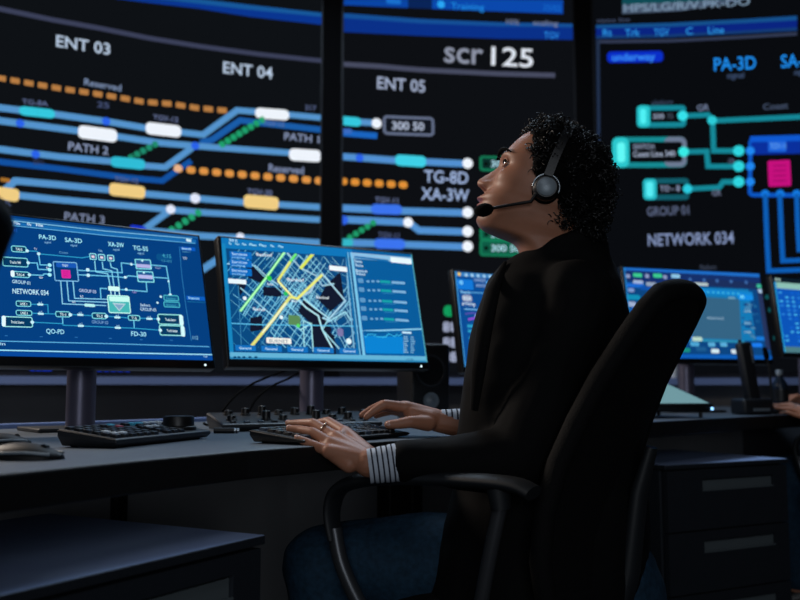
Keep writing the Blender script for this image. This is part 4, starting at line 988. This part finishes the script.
# ================================================================== OFFICE CHAIR
def office_chair(loc, rz, label):
    """local frame: sitter faces +X, +Y is the sitter's left; seat top z .47"""
    root = thing('office_chair', loc, rz, label, 'chair', 'black mesh-back office chairs')
    mb = MB(); rings = []
    mb.ell((0, 0, .435), (.255, .25, .05), n=32, fn=lambda p: .06*max(0, abs(p.x)+abs(p.y)-1)); obj('seat', mb, M_mesh, root, local=True, smooth=70)
    # back frame + mesh: curved slab
    zs = [.50, .56, .64, .72, .79, .86, .925, .975, 1.004]
    hw = [.195, .208, .208, .196, .180, .163, .145, .130, .108]
    bx = [-.158, -.160, -.168, -.184, -.207, -.236, -.270, -.298, -.314]
    def backring(i, sc_, th, off):
        w = hw[i]*sc_; n_ = 10; out = []
        for k in range(n_+1):
            y = -w + 2*w*k/n_; out.append(V((bx[i] + off + .05*(y/.235)**2, y, zs[i])))
        for k in range(n_, -1, -1):
            y = -w + 2*w*k/n_; out.append(V((bx[i] + off - th + .05*(y/.235)**2, y, zs[i])))
        return out
    mb = MB(); mb.loft([backring(i, .95, .022, -.006) for i in range(len(zs))]); obj('back_mesh', mb, M_mesh, root, local=True, smooth=60)
    # frame tube around
    path = []
    for i in range(len(zs)): path.append(V((bx[i] + .05*(hw[i]/.235)**2 - .014, hw[i], zs[i])))
    top = [V((bx[-1] + .05*(y/.235)**2 - .016, y, zs[-1] + .012*(1-(y/hw[-1])**2))) for y in [hw[-1]*(1-k/5) for k in range(1, 10)]]
    path2 = [V((p.x, -p.y, p.z)) for p in reversed(path)]
    bot = [V((bx[0] + .05*(y/.235)**2 - .014, y, zs[0]-.01)) for y in (-.12, -.05, .05, .12)]
    full = path + top + path2 + bot + [path[0]]
    mb = MB(); mb.tube(full, .019, 12, flat=1.0); obj('back_frame', mb, M_mesh, root, local=True, smooth=60)
    mb = MB(); mb.tube([(-.12, 0, .39), (-.19, 0, .42), (-.215, 0, .52), (-.235, 0, .66), (-.26, 0, .74)], [.03, .03, .028, .024, .016], 12, flat=.6); obj('spine', mb, M_chairp, root, local=True, smooth=60)
    for sg in (1, -1):
        y = .264*sg
        def S(pts, n=5):
            P0 = [V(p) for p in pts]; sm = []
            for i in range(len(P0)-1):
                a = P0[max(i-1, 0)]; b = P0[i]; c = P0[i+1]; d = P0[min(i+2, len(P0)-1)]
                for k in range(n):
                    t_ = k/n; sm.append(.5*((2*b)+(-a+c)*t_+(2*a-5*b+4*c-d)*t_**2+(-a+3*b-3*c+d)*t_**3))
            sm.append(P0[-1]); return sm
        pts = S([(-.150, y, .678), (-.11, y, .690), (0, y, .692), (.11, y, .688), (.185, y, .680), (.236, y, .660), (.252, y, .62), (.244, y, .570)])
        n_ = len(pts); rs = [.030 if i < n_*.6 else .030 - .011*(i-n_*.6)/(n_*.4) for i in range(n_)]
        mb = MB(); mb.tube(pts, rs, 14, flat=.42, ref=V((0, .0, 1)) if False else None); rest = obj('armrest', mb, M_chairp, root, local=True, smooth=60)
        mb = MB(); mb.tube(S([(.246, y, .59), (.225, y, .52), (.17, y*.98, .44), (.10, y*.9, .41), (.04, y*.7, .385)]), [.014]*21, 12); obj('front_strut', mb, M_chairm, root, local=True, smooth=60)
        mb = MB(); mb.tube([(-.088, y, .682), (-.092, y, .648)], [.024, .019], 12, flat=.8); obj('strut_socket', mb, M_chairp, root, local=True, smooth=60)
        mb = MB(); mb.tube(S([(-.092, y, .66), (-.07, y, .57), (-.045, y*.97, .47), (-.02, y*.85, .41), (0, y*.6, .385)]), [.0125]*21, 12); obj('rear_strut', mb, M_chairm, root, local=True, smooth=60)
    mb = MB(); mb.box((0, 0, .378), (.26, .2, .03), bev=.01); obj('seat_plate', mb, M_chairp, root, local=True, smooth=45)
    mb = MB(); mb.tube([(0, 0, .37), (0, 0, .22)], .022, 16); mb.tube([(0, 0, .24), (0, 0, .09)], .03, 16); obj('gas_column', mb, M_chairm, root, local=True, smooth=45)
    for k in range(5):
        a = 2*pi*k/5 + .3; d = V((cos(a), sin(a), 0))
        mb = MB(); mb.tube([V((0, 0, .11)), d*.12 + V((0, 0, .105)), d*.29 + V((0, 0, .075))], [.03, .022, .014], 12, flat=.7); lg = obj('base_leg', mb, M_chairp, root, local=True, smooth=60)
        mb = MB(); t_ = V((-d.y, d.x, 0))
        for s_ in (-1, 1): mb.tube([d*.29 + t_*.008*s_ + V((0, 0, .029)), d*.29 + t_*.026*s_ + V((0, 0, .029))], .028, 18)
        mb.tube([d*.29 + V((0, 0, .03)), d*.29 + V((0, 0, .08))], .007, 8); obj('castor', mb, M_black, lg, local=True, smooth=45)
    return root
CHR = atan2(.54, -.84)
chair1 = office_chair((.230, 1.762, 0), CHR, 'black mesh-back office chair with curved armrest the woman sits in')
# ================================================================== PEOPLE
def displace(me, fn):
    ns = [v.normal.copy() for v in me.vertices]
    for v, n_ in zip(me.vertices, ns): v.co += n_*fn(v.co)
YH = 1.70
HO = P(550, 189, YH)                                 # between the ears
fw = V((-cos(radians(18)), .07, sin(radians(18)))).normalized()
lt = V((-.07, -1, 0)).normalized(); lt = (lt - fw*lt.dot(fw)).normalized()   # towards the camera
up_ = fw.cross(lt).normalized()
if up_.z < 0: up_ = -up_
SC = YH/1.6
def Hd(f, l, u): return HO + (fw*f + lt*l + up_*u)*SC
# rings: front (f,u), back (f,u), half width, front squareness
HR = [((.000, .107), (-.030, .105), .012), ((.028, .104), (-.058, .100), .034), ((.055, .095), (-.068, .088), .053), ((.072, .082), (-.080, .076), .064),
      ((.0835, .066), (-.090, .060), .070), ((.092, .050), (-.097, .042), .0725), ((.0985, .036), (-.103, .026), .0735), ((.1015, .027), (-.103, .016), .0735), ((.1005, .020), (-.103, .008), .073), ((.0985, .013), (-.102, .001), .0725),
      ((.0985, .006), (-.104, -.006), .072), ((.099, -.002), (-.102, -.013), .0715), ((.100, -.010), (-.099, -.020), .071), ((.101, -.018), (-.096, -.027), .0705), ((.1015, -.026), (-.093, -.034), .070), ((.1025, -.034), (-.090, -.041), .069),
      ((.1045, -.041), (-.088, -.047), .067), ((.1065, -.048), (-.087, -.053), .0655), ((.1065, -.055), (-.086, -.058), .064), ((.1045, -.062), (-.086, -.063), .063), ((.1035, -.069), (-.086, -.068), .0615), ((.099, -.077), (-.086, -.073), .060),
      ((.0995, -.085), (-.087, -.078), .058), ((.1000, -.093), (-.087, -.083), .0555), ((.0965, -.101), (-.088, -.088), .053), ((.088, -.1065), (-.089, -.092), .0515), ((.072, -.109), (-.090, -.095), .051), ((.052, -.110), (-.091, -.099), .051),
      ((.036, -.112), (-.093, -.104), .0515), ((.024, -.118), (-.095, -.110), .052), ((.014, -.130), (-.098, -.118), .0535), ((.006, -.146), (-.103, -.130), .056), ((-.002, -.165), (-.110, -.146), .061), ((-.010, -.19), (-.12, -.165), .07)]
def gauss(x, s): return exp(-(x/s)**2)
NOSE = [(.030, 0, .010), (.020, .001, .008), (.012, .003, .0085), (.004, .0085, .009), (-.004, .0145, .0095), (-.012, .0205, .011), (-.019, .0265, .0125), (-.025, .0285, .0145), (-.0305, .0265, .015), (-.0345, .0200, .0135), (-.0385, .009, .011), (-.044, 0, .009)]
def nose(u):
    if u >= NOSE[0][0] or u <= NOSE[-1][0]: return 0, .01
    for (a, n1, s1), (b, n2, s2) in zip(NOSE, NOSE[1:]):
        if b <= u <= a: t = (a-u)/(a-b); t = t*t*(3-2*t); return n1+(n2-n1)*t, s1+(s2-s1)*t
def head_point(i, th):
    (ff, fu), (bf, bu), w = i
    c = (ff+bf)/2 + .01; 
    ct, st = cos(th), sin(th)
    f = c + (ff-c)*abs(ct)**.70 if ct > 0 else c - (c-bf)*abs(ct)
    l = w*(abs(st)**(.88))*(1 if st > 0 else -1)
    tt = (1+ct)/2; u = bu + (fu-bu)*tt
    if ct > 0:
        al = abs(l)
        n_, s_ = nose(u)
        f += n_*gauss(l, s_)
        f += .0085*gauss(al-.0155, .0065)*gauss(u+.0285, .008)           # nostril wings
        f -= .010*gauss(al-.0085, .0042)*gauss(u+.0375, .0042)
        f -= .0075*gauss(al-.033, .016)*gauss(u-.013, .0115)              # eye socket
        f += .0035*gauss(al-.032, .022)*gauss(u-.031, .007)               # brow ridge
        f += .0060*gauss(al-.046, .015)*gauss(u+.010, .014)              # cheekbone
        l *= 1 + .05*gauss(u+.012, .02)*gauss(al-.058, .02)
        f += .0088*gauss(l, .021)*gauss(u+.055, .0048)                   # upper lip
        f += .0085*gauss(l, .019)*gauss(u+.0675, .0050)                  # lower lip
        f -= .0065*gauss(l, .024)*gauss(u+.0612, .0022)                  # mouth line
        f -= .0030*gauss(l, .0035)*gauss(u+.048, .006)                   # philtrum
        f -= .003*gauss(l, .018)*gauss(u+.077, .005)
        f += .004*gauss(l, .018)*gauss(u+.092, .009)                     # chin ball
    return f, l, u
def catm(a, b, c, d, t): return .5*((2*b)+(-a+c)*t+(2*a-5*b+4*c-d)*t*t+(-a+3*b-3*c+d)*t**3)
HR = [((a[0] + .0065*max(0, min(1, (-.030-a[1])/.020))*(1 if a[0] > .085 else .4), a[1]), b, w_) for a, b, w_ in HR]
HRd = []
for k in range(len(HR)-1):
    q = [HR[max(k-1, 0)], HR[k], HR[k+1], HR[min(k+2, len(HR)-1)]]
    for s_ in range(3):
        t = s_/3
        HRd.append(((catm(*[x[0][0] for x in q], t), catm(*[x[0][1] for x in q], t)), (catm(*[x[1][0] for x in q], t), catm(*[x[1][1] for x in q], t)), catm(*[x[2] for x in q], t)))
HRd.append(HR[-1])
body = MB()
rings = [[Hd(*head_point(r, 2*pi*k/72)) for k in range(72)] for r in HRd]
body.loft(rings[::-1])
# near ear (mostly under headset and hair) and far ear
for sg in (1, -1): body.ell(Hd(-.002, .071*sg, -.004), (.017, .007, .029), X=fw, Y=lt, Z=up_, n=14)
# neck into shoulders, torso core
NB = Hd(-.062, 0, -.165)
pel = P(590, 560, 1.80); chest = P(566, 330, 1.745); waist = P(585, 450, 1.77)
nsh = P(570, 296, 1.60); fsh = P(540, 292, 1.88)
body.capsule(Hd(-.045, 0, -.08), NB, .050, .052); body.capsule(NB, P(565, 285, 1.735), .054, .06)
body.capsule(nsh + V((.0, .03, 0)), fsh - V((0, .03, 0)), .045, .045); body.capsule(P(562, 290, 1.745), chest, .08, .11); body.capsule(chest, waist, .11, .10); body.capsule(waist, pel, .095, .105)
nel = P(512, 462, 1.575); nwr = P(369, 463, 1.570)
fel = P(545, 440, 1.90); fwr = P(438, 421, 1.88)
body.chain([nsh, nel], [.042, .036]); body.chain([nel, nwr], [.036, .0255]); body.chain([fsh, fel], [.042, .036]); body.chain([fel, fwr], [.036, .0235])
nkn = P(322, 566, 1.80); fkn = P(330, 558, 2.02)
hipn = P(560, 572, 1.76); hipf = P(570, 568, 1.90)
body.chain([pel, hipn, nkn], [.10, .07, .05]); body.chain([pel, hipf, fkn], [.10, .07, .05])
nan = V((nkn.x+.06, nkn.y-.02, .09)); fan = V((fkn.x+.02, fkn.y+.02, .09))
body.chain([nkn, nan], [.05, .035]); body.chain([fkn, fan], [.05, .035])
for a in (nan, fan): body.chain([a, a + V((-.03, .01, -.045)), a + V((-.14, .05, -.06))], [.035, .03, .02])

# ---- hands
def finger(b, pts, rs): b.chain(pts, rs)
def pz(l): return [P(*a) for a in l]
hand = MB()
# near (left) hand, seen from the little-finger side
W0 = nwr
MC_ = pz([(329, 451.5, 1.5800), (331, 444, 1.5970), (336, 437.5, 1.6200), (345, 432.5, 1.6450)])
for q, r in zip(MC_, (.0135, .0135, .0135, .0125)):
    hand.capsule(W0.lerp(q, .12) + (V((0, .012, .004)) if r < .013 else V((0, 0, 0))), q, .021, r)
hand.capsule(MC_[0], MC_[3], .0125, .012); hand.capsule(W0.lerp(MC_[0], .55) + V((0, 0, -.006)), W0.lerp(MC_[2], .5), .018, .018)
hand.capsule(P(349, 464, 1.5700), P(334, 455, 1.5800), .016, .013)
F1 = [MC_[0]] + pz([(314, 445.5, 1.5900), (305, 441.5, 1.5970), (297.5, 438.5, 1.6030)])
F2 = [MC_[1]] + pz([(313, 432.5, 1.6200), (300, 430, 1.6400), (289.5, 428.6, 1.6500)])
F3 = [MC_[2]] + pz([(313.5, 423.5, 1.6600), (300, 423.5, 1.6850), (288.5, 423.5, 1.7000)])
F4 = [MC_[3]] + pz([(328, 421.5, 1.6950), (315, 424, 1.7250), (305, 427, 1.7400)])
hand.chain(F1, [.0105, .0088, .0078, .0066]); hand.chain(F2, [.0112, .0096, .0083, .0068]); hand.chain(F3, [.0112, .0096, .0083, .0068]); hand.chain(F4, [.0110, .0094, .0080, .0068])
hand.chain(pz([(358, 450, 1.6150), (346, 443, 1.6750), (333, 440, 1.7150), (324, 439, 1.7400)]), [.017, .012, .010, .008])
# far (right) hand, seen from the thumb side
W1 = fwr
M2 = pz([(407, 408, 1.8750), (404, 407.5, 1.9000), (404, 409.5, 1.9200), (407, 413, 1.9400)])
for q in M2: hand.capsule(W1.lerp(q, .1), q, .0235, .0150)
hand.capsule(M2[0], M2[3], .0135, .012); hand.capsule(P(430, 420, 1.8700), P(412, 414, 1.8700), .022, .018)
hand.chain([M2[0]] + pz([(385, 404.5, 1.8650), (374, 411, 1.8600), (366.5, 417, 1.8580)]), [.0125, .0105, .0088, .0070])
hand.chain([M2[1]] + pz([(383, 404.5, 1.8900), (371, 409.5, 1.8900), (362, 415, 1.8900)]), [.0115, .0100, .0085, .0068])
hand.chain([M2[2]] + pz([(384, 407, 1.9200), (373, 411, 1.9250), (366, 415.5, 1.9300)]), [.0110, .0095, .0080, .0066])
hand.chain([M2[3]] + pz([(391, 411, 1.9450), (382, 413.5, 1.9500), (376, 416, 1.9550)]), [.0100, .0085, .0075, .0062])
hand.chain([P(428, 423.5, 1.8550)] + pz([(411, 421.8, 1.8350), (398, 424.0, 1.8300), (388.5, 424.6, 1.8300)]), [.0165, .0125, .0105, .0088])
body.merge(hand)
bm_ = remeshed(body, .0024, 3)
bm_.materials.append(M_skin); bm_.materials.append(M_lip)
Rinv = Matrix((fw, lt, up_))
for p in bm_.polygons:
    q = Rinv @ (p.center - HO)/SC
    if q.x > .098 and abs(q.y) < .024 and -.0735 < q.z < -.050:
        zt = -.0505 - .006*(abs(q.y)/.024)**2; zb = -.0735 + .010*(abs(q.y)/.024)**2
        if zb < q.z < zt: p.material_index = 1
PERS = V((pel.x, pel.y, 0))
woman = thing('person', PERS, 0, 'person with dark curly hair, black blazer and headset typing at the desk and looking up', 'person')
obj('body', bm_, None, woman)
# eyes, brows, lashes
# depth of the face surface at the eye
EYF = None
best = 9
for r_ in HRd:
    for k in range(0, 200):
        th = .2 + .9*k/200; f_, l_, u_ = head_point(r_, th)
        e_ = abs(l_-.0325) + abs(u_-.0135)
        if e_ < best: best = e_; EYF = f_
EYF = EYF - .0122 + .0062
for sg in (1, -1):
    ec = Hd(EYF+.001, .0315*sg, .0135); R_ = .0122*SC
    mb = MB(); gz = (fw + lt*.30*sg + up_*.02).normalized(); gx = lt; gy = gz.cross(gx).normalized()
    pr = [(.001, -R_)] + [(R_*sin(a), -R_*cos(a)) for a in [pi*k/14 for k in range(1, 14)]] + [(.0005, R_)]
    mb.lathe(ec, pr, 22, gx, gy, gz); eb = obj('eyeball', mb, M_eye, woman, smooth=70)
    mb = MB(); a0 = .78
    mb.lathe(ec, [((R_+.0004)*sin(a), (R_+.0004)*cos(a)) for a in [a0*(1-k/6) for k in range(6)]] + [(.0002, R_+.0006)], 20, gx, gy, gz); obj('iris', mb, M_iris, eb, smooth=70)
    # lids: upper and lower
    def lid(t0, t1, el0, el1, r, m, nm):
        pts = []
        for k in range(9):
            a = t0 + (t1-t0)*k/8; e = el0 + (el1-el0)*sin(pi*k/8)
            d = (gz*cos(a)*cos(e) + gx*sg*sin(a)*cos(e) + gy*(1 if gy.dot(up_) > 0 else -1)*sin(e)).normalized(); pts.append(ec + d*(R_+.0012))
        m2 = MB(); m2.tube(pts, [r*(.5+.5*sin(pi*k/8)) for k in range(9)], 8); obj(nm, m2, m, woman, smooth=70)
    lid(-.8, 1.25, .08, .62, .0030, M_skin, 'upper_eyelid'); lid(-.8, 1.25, -.05, -.50, .0022, M_skin, 'lower_eyelid'); lid(-.75, 1.25, .05, .38, .0022, M_hairb, 'eyelash')
    def brow_p(f, l, u): return Hd(f, l*sg, u)
    mb = MB(); mb.tube([brow_p(.1065, .010, .0285), brow_p(.1055, .022, .0335), brow_p(.1020, .034, .0370), brow_p(.0950, .045, .0360), brow_p(.0860, .0535, .0310)], [.0030, .0042, .0040, .0030, .0014], 8, flat=1.0)
    obj('eyebrow', mb, M_hairb, woman, smooth=70)
# nails
def nail(a, b, r, side, m=M_nail):
    t = (b-a).normalized(); n = (side - t*side.dot(t)).normalized(); w_ = t.cross(n)
    mb = MB(); mb.ell(b + n*r*.62, (r*1.0, r*.72, r*.42), X=t, Y=w_, Z=n, n=12); obj('fingernail', mb, m, woman, smooth=70)
for Fg, r in ((F1, .0064), (F2, .0067), (F3, .0067), (F4, .0066)): nail(Fg[-2], Fg[-1], r, V((0, -.35, 1)))
nail(P(398, 424.0, 1.83), P(389.5, 424.6, 1.83), .0086, V((-.2, -1, .35)))
# ring
a, b = F3[0], F3[1]; c = a.lerp(b, .50); t = (b-a).normalized(); u = V((0, -.3, 1)); u = (u - t*u.dot(t)).normalized(); w2 = t.cross(u)
mb = MB(); mb.tube([c + (u*cos(x) + w2*sin(x))*.0112 for x in [2*pi*k/20 for k in range(21)]], .0012, 8)
mb.ell(c + u*.0128, (.0026, .0026, .0022), n=8); obj('ring', mb, M_gold, woman, smooth=60)
# ---- shirt cuffs with stripes
def cuff(a, b, r0, r1, nstripe, nm='shirt_cuff'):
    t = (b-a).normalized(); u = V((0, 0, 1)); u = (u - t*u.dot(t)).normalized(); w_ = t.cross(u); mb = MB(); N = nstripe*3; rr = []
    for k in range(N+1):
        q = k/N; c = a.lerp(b, q); r = r0+(r1-r0)*q
        rr.append([c + (u*cos(x)*1.0 + w_*sin(x)*.88)*(r*(1+.015*sin(5*x+k))) for x in [2*pi*j/28 for j in range(28)]])
    inner = [[c_ + (a-c_)*.08 for c_ in rr[0]]]
    mb.loft([inner[0], rr[0]], cap=False, m=M_sw)
    for k in range(N): mb.loft([rr[k], rr[k+1]], cap=False, m=M_sn if k % 3 == 2 else M_sw)
    return obj(nm, mb, None, woman, smooth=60)
ca = P(368.5, 466.5, 1.566); cuff(ca, P(404, 461.5, 1.57), .0295, .034, 7)
cuff(P(441, 421, 1.88), P(468, 421.5, 1.885), .0235, .027, 5)
# ---- blazer
jk = MB(); JR = []
DV = V((.20, .98, 0)).normalized()
for py, xl, xr, hd, yc in ((234, 566, 603, .060, 1.705), (240, 550, 606, .070, 1.705), (248, 533, 608, .076, 1.71), (256, 514, 611, .085, 1.72), (268, 499, 618, .112, 1.735), (282, 489, 624, .148, 1.74), (300, 483, 628, .168, 1.745), (325, 476, 631, .178, 1.745), (350, 471, 634, .180, 1.745), (380, 465, 636, .18, 1.75),
                           (415, 460, 640, .175, 1.76), (455, 458, 642, .178, 1.77), (490, 455, 645, .19, 1.78), (525, 446, 650, .205, 1.78), (560, 436, 652, .21, 1.78), (600, 430, 650, .21, 1.78), (622, 440, 640, .19, 1.78)):
    A_ = P(xl, py, yc); B_ = P(xr, py, yc); c = (A_+B_)/2; hw_ = (B_-A_)/2
    JR.append([c + hw_*(abs(cos(x))**.85*(1 if cos(x) > 0 else -1)) + DV*hd*(abs(sin(x))**.85*(1 if sin(x) > 0 else -1)) for x in [2*pi*k/40 for k in range(40)]])
jk.loft(JR)
jk.chain([nsh + V((.01, .012, .0)), P(548, 380, 1.60), nel + V((.012, .012, .006)), P(460, 463, 1.575), P(406, 461.5, 1.573)], [.070, .062, .058, .050, .0395])
jk.chain([fsh + V((0, -.02, 0)), P(512, 330, 1.90), fel, P(500, 428, 1.89), P(470, 421.5, 1.885)], [.066, .062, .055, .045, .031])
# cut the face opening of the collar by remeshing without it: collar roll
jm = remeshed(jk, .007, 5)
displace(jm, lambda c: noise.noise(c*9)*.007 + noise.noise(c*23)*.0025)
jm.materials.append(M_jacket); obj('blazer', jm, None, woman)
# lapel fold on the chest side and sleeve seam ridges
mb = MB()
mb.tube([P(505, 262, 1.66), P(493, 290, 1.60), P(484, 330, 1.595), P(478, 372, 1.60), P(474, 410, 1.62)], [.004, .014, .016, .014, .008], 10, flat=.5); obj('lapel', mb, M_jacket, woman, smooth=60)
# ---- jeans
tr = MB()
tr.capsule(P(585, 590, 1.78), P(560, 585, 1.80), .15, .15)
tr.chain([P(560, 582, 1.76), P(430, 562, 1.79), nkn, nan + V((0, 0, .03))], [.105, .098, .078, .052])
tr.chain([P(570, 578, 1.90), P(430, 560, 1.98), fkn, fan + V((0, 0, .03))], [.105, .096, .076, .052])
tm = remeshed(tr, .008, 5)
displace(tm, lambda c: noise.noise(c*14)*.005 + noise.noise(c*34)*.0018)
tm.materials.append(M_denim); obj('jeans', tm, None, woman)
for a in (nan, fan):
    mb = MB(); mb.chain([a + V((.02, 0, -.03)), a + V((-.02, .005, -.042)), a + V((-.15, .05, -.058))], [.046, .044, .030]); sm_ = remeshed(mb, .006, 3)
    for v in sm_.vertices: v.co.z = max(v.co.z, .004)
    sm_.materials.append(M_sole); obj('shoe', sm_, None, woman)
# ---- hair: base volume plus ringlets
def hair_front(u):   # hairline: largest f that carries hair at height u
    T = [(.16, .085), (.112, .083), (.090, .080), (.078, .075), (.066, .068), (.053, .061), (.041, .055), (.029, .050), (.005, .038), (-.0195, .024), (-.035, .006), (-.06, -.010), (-.08, -.022), (-.12, -.04)]
    for (a, x), (b, y) in zip(T, T[1:]):
        if b <= u <= a: return y + (x-y)*(u-b)/(a-b)
    return -.04
POL = [(-60, .080), (0, .094), (29, .108), (40, .120), (50, .127), (60, .121), (83, .103), (110, .092), (139, .093), (162, .089), (188, .092), (218, .104), (240, .105), (270, .095), (300, .080)]
def polR(a):
    a = math.degrees(a)
    while a < -60: a += 360
    while a > 300: a -= 360
    for (p, r), (q, t) in zip(POL, POL[1:]):
        if p <= a <= q: x = (a-p)/(q-p); x = x*x*(3-2*x); return r+(t-r)*x
def hairR(d, s=1):
    R = polR(atan2(d.z, d.x))*s; return V((d.x*R - .02, d.y*.090*s*(1+.34*max(0, d.x)), d.z*R + .02))
hb = MB(); rings = []
for i in range(1, 30):
    a = pi*i/30; rings.append([])
    for k in range(48):
        b = 2*pi*k/48; q = hairR(V((sin(a)*cos(b), cos(a), sin(a)*sin(b))), .965); rings[-1].append(Hd(q.x, q.y, q.z))
hb.loft(rings)
hbm = remeshed(hb, .004, 3)
HC = Hd(.0, 0, .0)
nrm_ = [v.normal.copy() for v in hbm.vertices]
for v in hbm.vertices:
    q = Rinv @ (v.co-HO)/SC; lim = hair_front(q.z)
    bare = q.x > lim or (q.z < -.03 and q.x > -.018)
    if bare: v.co = HC + (v.co-HC)*.80
    else: v.co += nrm_[v.index]*(noise.noise(v.co*60)*.006)
hbm.materials.append(M_hairb); hair = obj('hair', hbm, None, woman)
rh = random.Random(11); mb = MB(); cnt = 0
while cnt < 1350:
    d = V((rh.gauss(0, 1), rh.gauss(0, 1), rh.gauss(0, 1))).normalized(); q = hairR(d)
    if rh.random() < .28: q = V((-.082 + rh.uniform(-.034, .022), rh.uniform(-.06, .07), -.045 + rh.uniform(-.030, .05)))
    q = V((-.02,0,.02)) + (q-V((-.02,0,.02)))*rh.uniform(.90, 1.03)
    if rh.random() < .10: q = V((rh.uniform(-.065, -.016), rh.choice((-1, 1))*rh.uniform(.050, .064), rh.uniform(-.075, -.015)))
    if q.x > hair_front(q.z) + rh.uniform(-.004, .006): continue
    if q.z < -.085 or (q.z < -.03 and q.x > -.012): continue
    if q.y > .060 and (V((q.x, q.z)) - V((.0, -.005))).length < .030: continue
    cnt += 1
    out = (q - V((-.025, 0, .02))).normalized(); ax = (V((rh.gauss(0, .6), rh.gauss(0, .6), rh.gauss(0, .6)-.3)) + out*.25).normalized()
    e1 = ax.cross(out).normalized(); e2 = ax.cross(e1); R0 = rh.uniform(.0035, .0065); Ln = rh.uniform(.012, .026); turns = rh.uniform(1.6, 3); ph = rh.uniform(0, 6.28)
    n_ = int(turns*9); pts = []
    for k in range(n_+1):
        t = k/n_; a = ph + 2*pi*turns*t; rr_ = R0*(1-.35*t)
        p = q + ax*(Ln*(t-.5)) + e1*cos(a)*rr_ + e2*sin(a)*rr_; pts.append(Hd(p.x, p.y, p.z))
    mb.tube(pts, [.0013*(1-.5*abs(2*k/n_-1)) for k in range(n_+1)], 4, cap=False)
o = obj('ringlets', mb, M_hair, hair, smooth=60)
# ---- headset (worn: a thing of its own)
hs = thing('headset', Hd(0, .09, 0), 0, 'black headset with grey round ear cup and foam-tipped microphone boom worn by the woman', 'headset')
def ecup(sg, boom=True):
    c = Hd(.009 if sg > 0 else 0, .084*sg, -.020); Z = lt*sg
    mb = MB(); mb.lathe(c, [(.001, -.012), (.022, -.012), (.0245, -.006), (.0245, .002), (.0225, .006), (.019, .009), (.001, .009)], 32, fw, up_, Z); cup = obj('ear_cup', mb, M_black, hs, smooth=40)
    mb = MB(); mb.lathe(c, [(.001, .0092), (.0165, .0092), (.0172, .0102), (.0160, .0112), (.001, .0116)], 32, fw, up_, Z); obj('grey_cap', mb, M_disc, cup, smooth=40)
    mb = MB(); mb.lathe(c, [(.0225, -.020), (.027, -.016), (.0225, -.0115), (.018, -.0115), (.018, -.020)], 28, fw, up_, Z); obj('ear_pad', mb, M_foam, cup, smooth=60)
    mb = MB(); mb.tube([c + (fw*cos(a) + up_*sin(a))*.0245 + Z*.004 for a in [-.2+3.5*k/14 for k in range(15)]], .0016, 8); obj('chrome_rim', mb, M_silver, cup, smooth=60)
    return c
c1 = ecup(1); c2 = ecup(-1)
bp = []
for k in range(25):
    a = pi*k/24; l_ = cos(a); h_ = sin(a)
    bp.append(Hd(.012 - .014*h_, .0965*l_, -.002 + .121*h_**.72))
mb = MB(); 
rg = []
for i, p in enumerate(bp):
    t = (bp[min(i+1, 24)] - bp[max(i-1, 0)]).normalized(); o_ = t.cross(fw).normalized(); s_ = fw
    rg.append([p + s_*.008 + o_*.002, p - s_*.008 + o_*.002, p - s_*.008 - o_*.002, p + s_*.008 - o_*.002])
mb.loft(rg); obj('headband', mb, M_black, hs, smooth=30)
mb = MB(); mt = P(484, 210, YH-.055)
bpts = [c1 + lt*.004 - up_*.010 + fw*.012, P(531, 201.5, 1.615), P(510, 205, 1.625), P(496, 207.5, 1.638), mt]
mb.tube(bpts, [.0045, .0034, .0030, .0030, .0030], 10); obj('microphone_boom', mb, M_black, hs, smooth=60)
mb = MB(); dd = (mt - P(510, 205, 1.625)).normalized(); mb.ell(mt, (.0185, .0125, .0125), X=dd, Y=dd.cross(up_).normalized(), Z=dd.cross(dd.cross(up_)).normalized(), n=20, fn=lambda p: .03*sin(9*p.y)*sin(8*p.z)); obj('microphone_foam', mb, M_foam, hs, smooth=70)

# ---- colleague at the right (only a hand and a knee reach into the picture) and chairs
OFF = P(777, 422, 3.38) - F2[-1]; OFF.z = 0
p2 = copy_tree(woman); p2.location = woman.location + OFF; p2['label'] = 'person at the right picture edge, only a hand on the desk and a knee visible'
ch2 = copy_tree(chair1); ch2.location = chair1.location + OFF; ch2['label'] = 'office chair under the seated person at the right picture edge'
ch3 = copy_tree(chair1); ch3.location = (-.716, .765, 0); ch3.rotation_euler = (0, 0, pi); ch3['label'] = 'office chair whose backrest edge shows as a dark blur at the left picture edge'
# ================================================================== LIGHT
w = bpy.data.worlds.new('world'); sc.world = w; w.use_nodes = True
w.node_tree.nodes['Background'].inputs['Color'].default_value = (.45, .6, .8, 1); w.node_tree.nodes['Background'].inputs['Strength'].default_value = .004
def area(name, loc, target, size, power, col, sy=None):
    l = bpy.data.lights.new(name, 'AREA'); l.energy = power; l.size = size; l.color = col
    if sy: l.shape = 'RECTANGLE'; l.size_y = sy
    o = bpy.data.objects.new(name, l); C.objects.link(o); o.location = loc
    o.rotation_euler = (V(target)-V(loc)).to_track_quat('-Z', 'Y').to_euler(); return o
area('ceiling_lamp_front', (-2.4, 2.9, 2.5), (.1, 1.7, .9), .5, 56, (1, .86, .74))
area('ceiling_lamp_desk', (.2, 3.6, 3.6), (.2, 2.2, .7), 1.4, 53, (.62, .80, 1))
area('ceiling_lamp_rear', (-.5, -1.5, 3.6), (.3, 2.0, .3), 1.5, 12, (.85, .90, 1))
area('rear_fill', (.2, -2.7, 1.55), (.0, 2.2, .6), 1.6, 26, (.85, .92, 1), 1.5)  # unseen fill lamp added behind the camera to brighten the under-desk panel
sc.view_settings.view_transform = 'Standard'; sc.view_settings.look = 'None'; sc.view_settings.exposure = 0; sc.view_settings.gamma = 1
sc.view_settings.use_curve_mapping = False
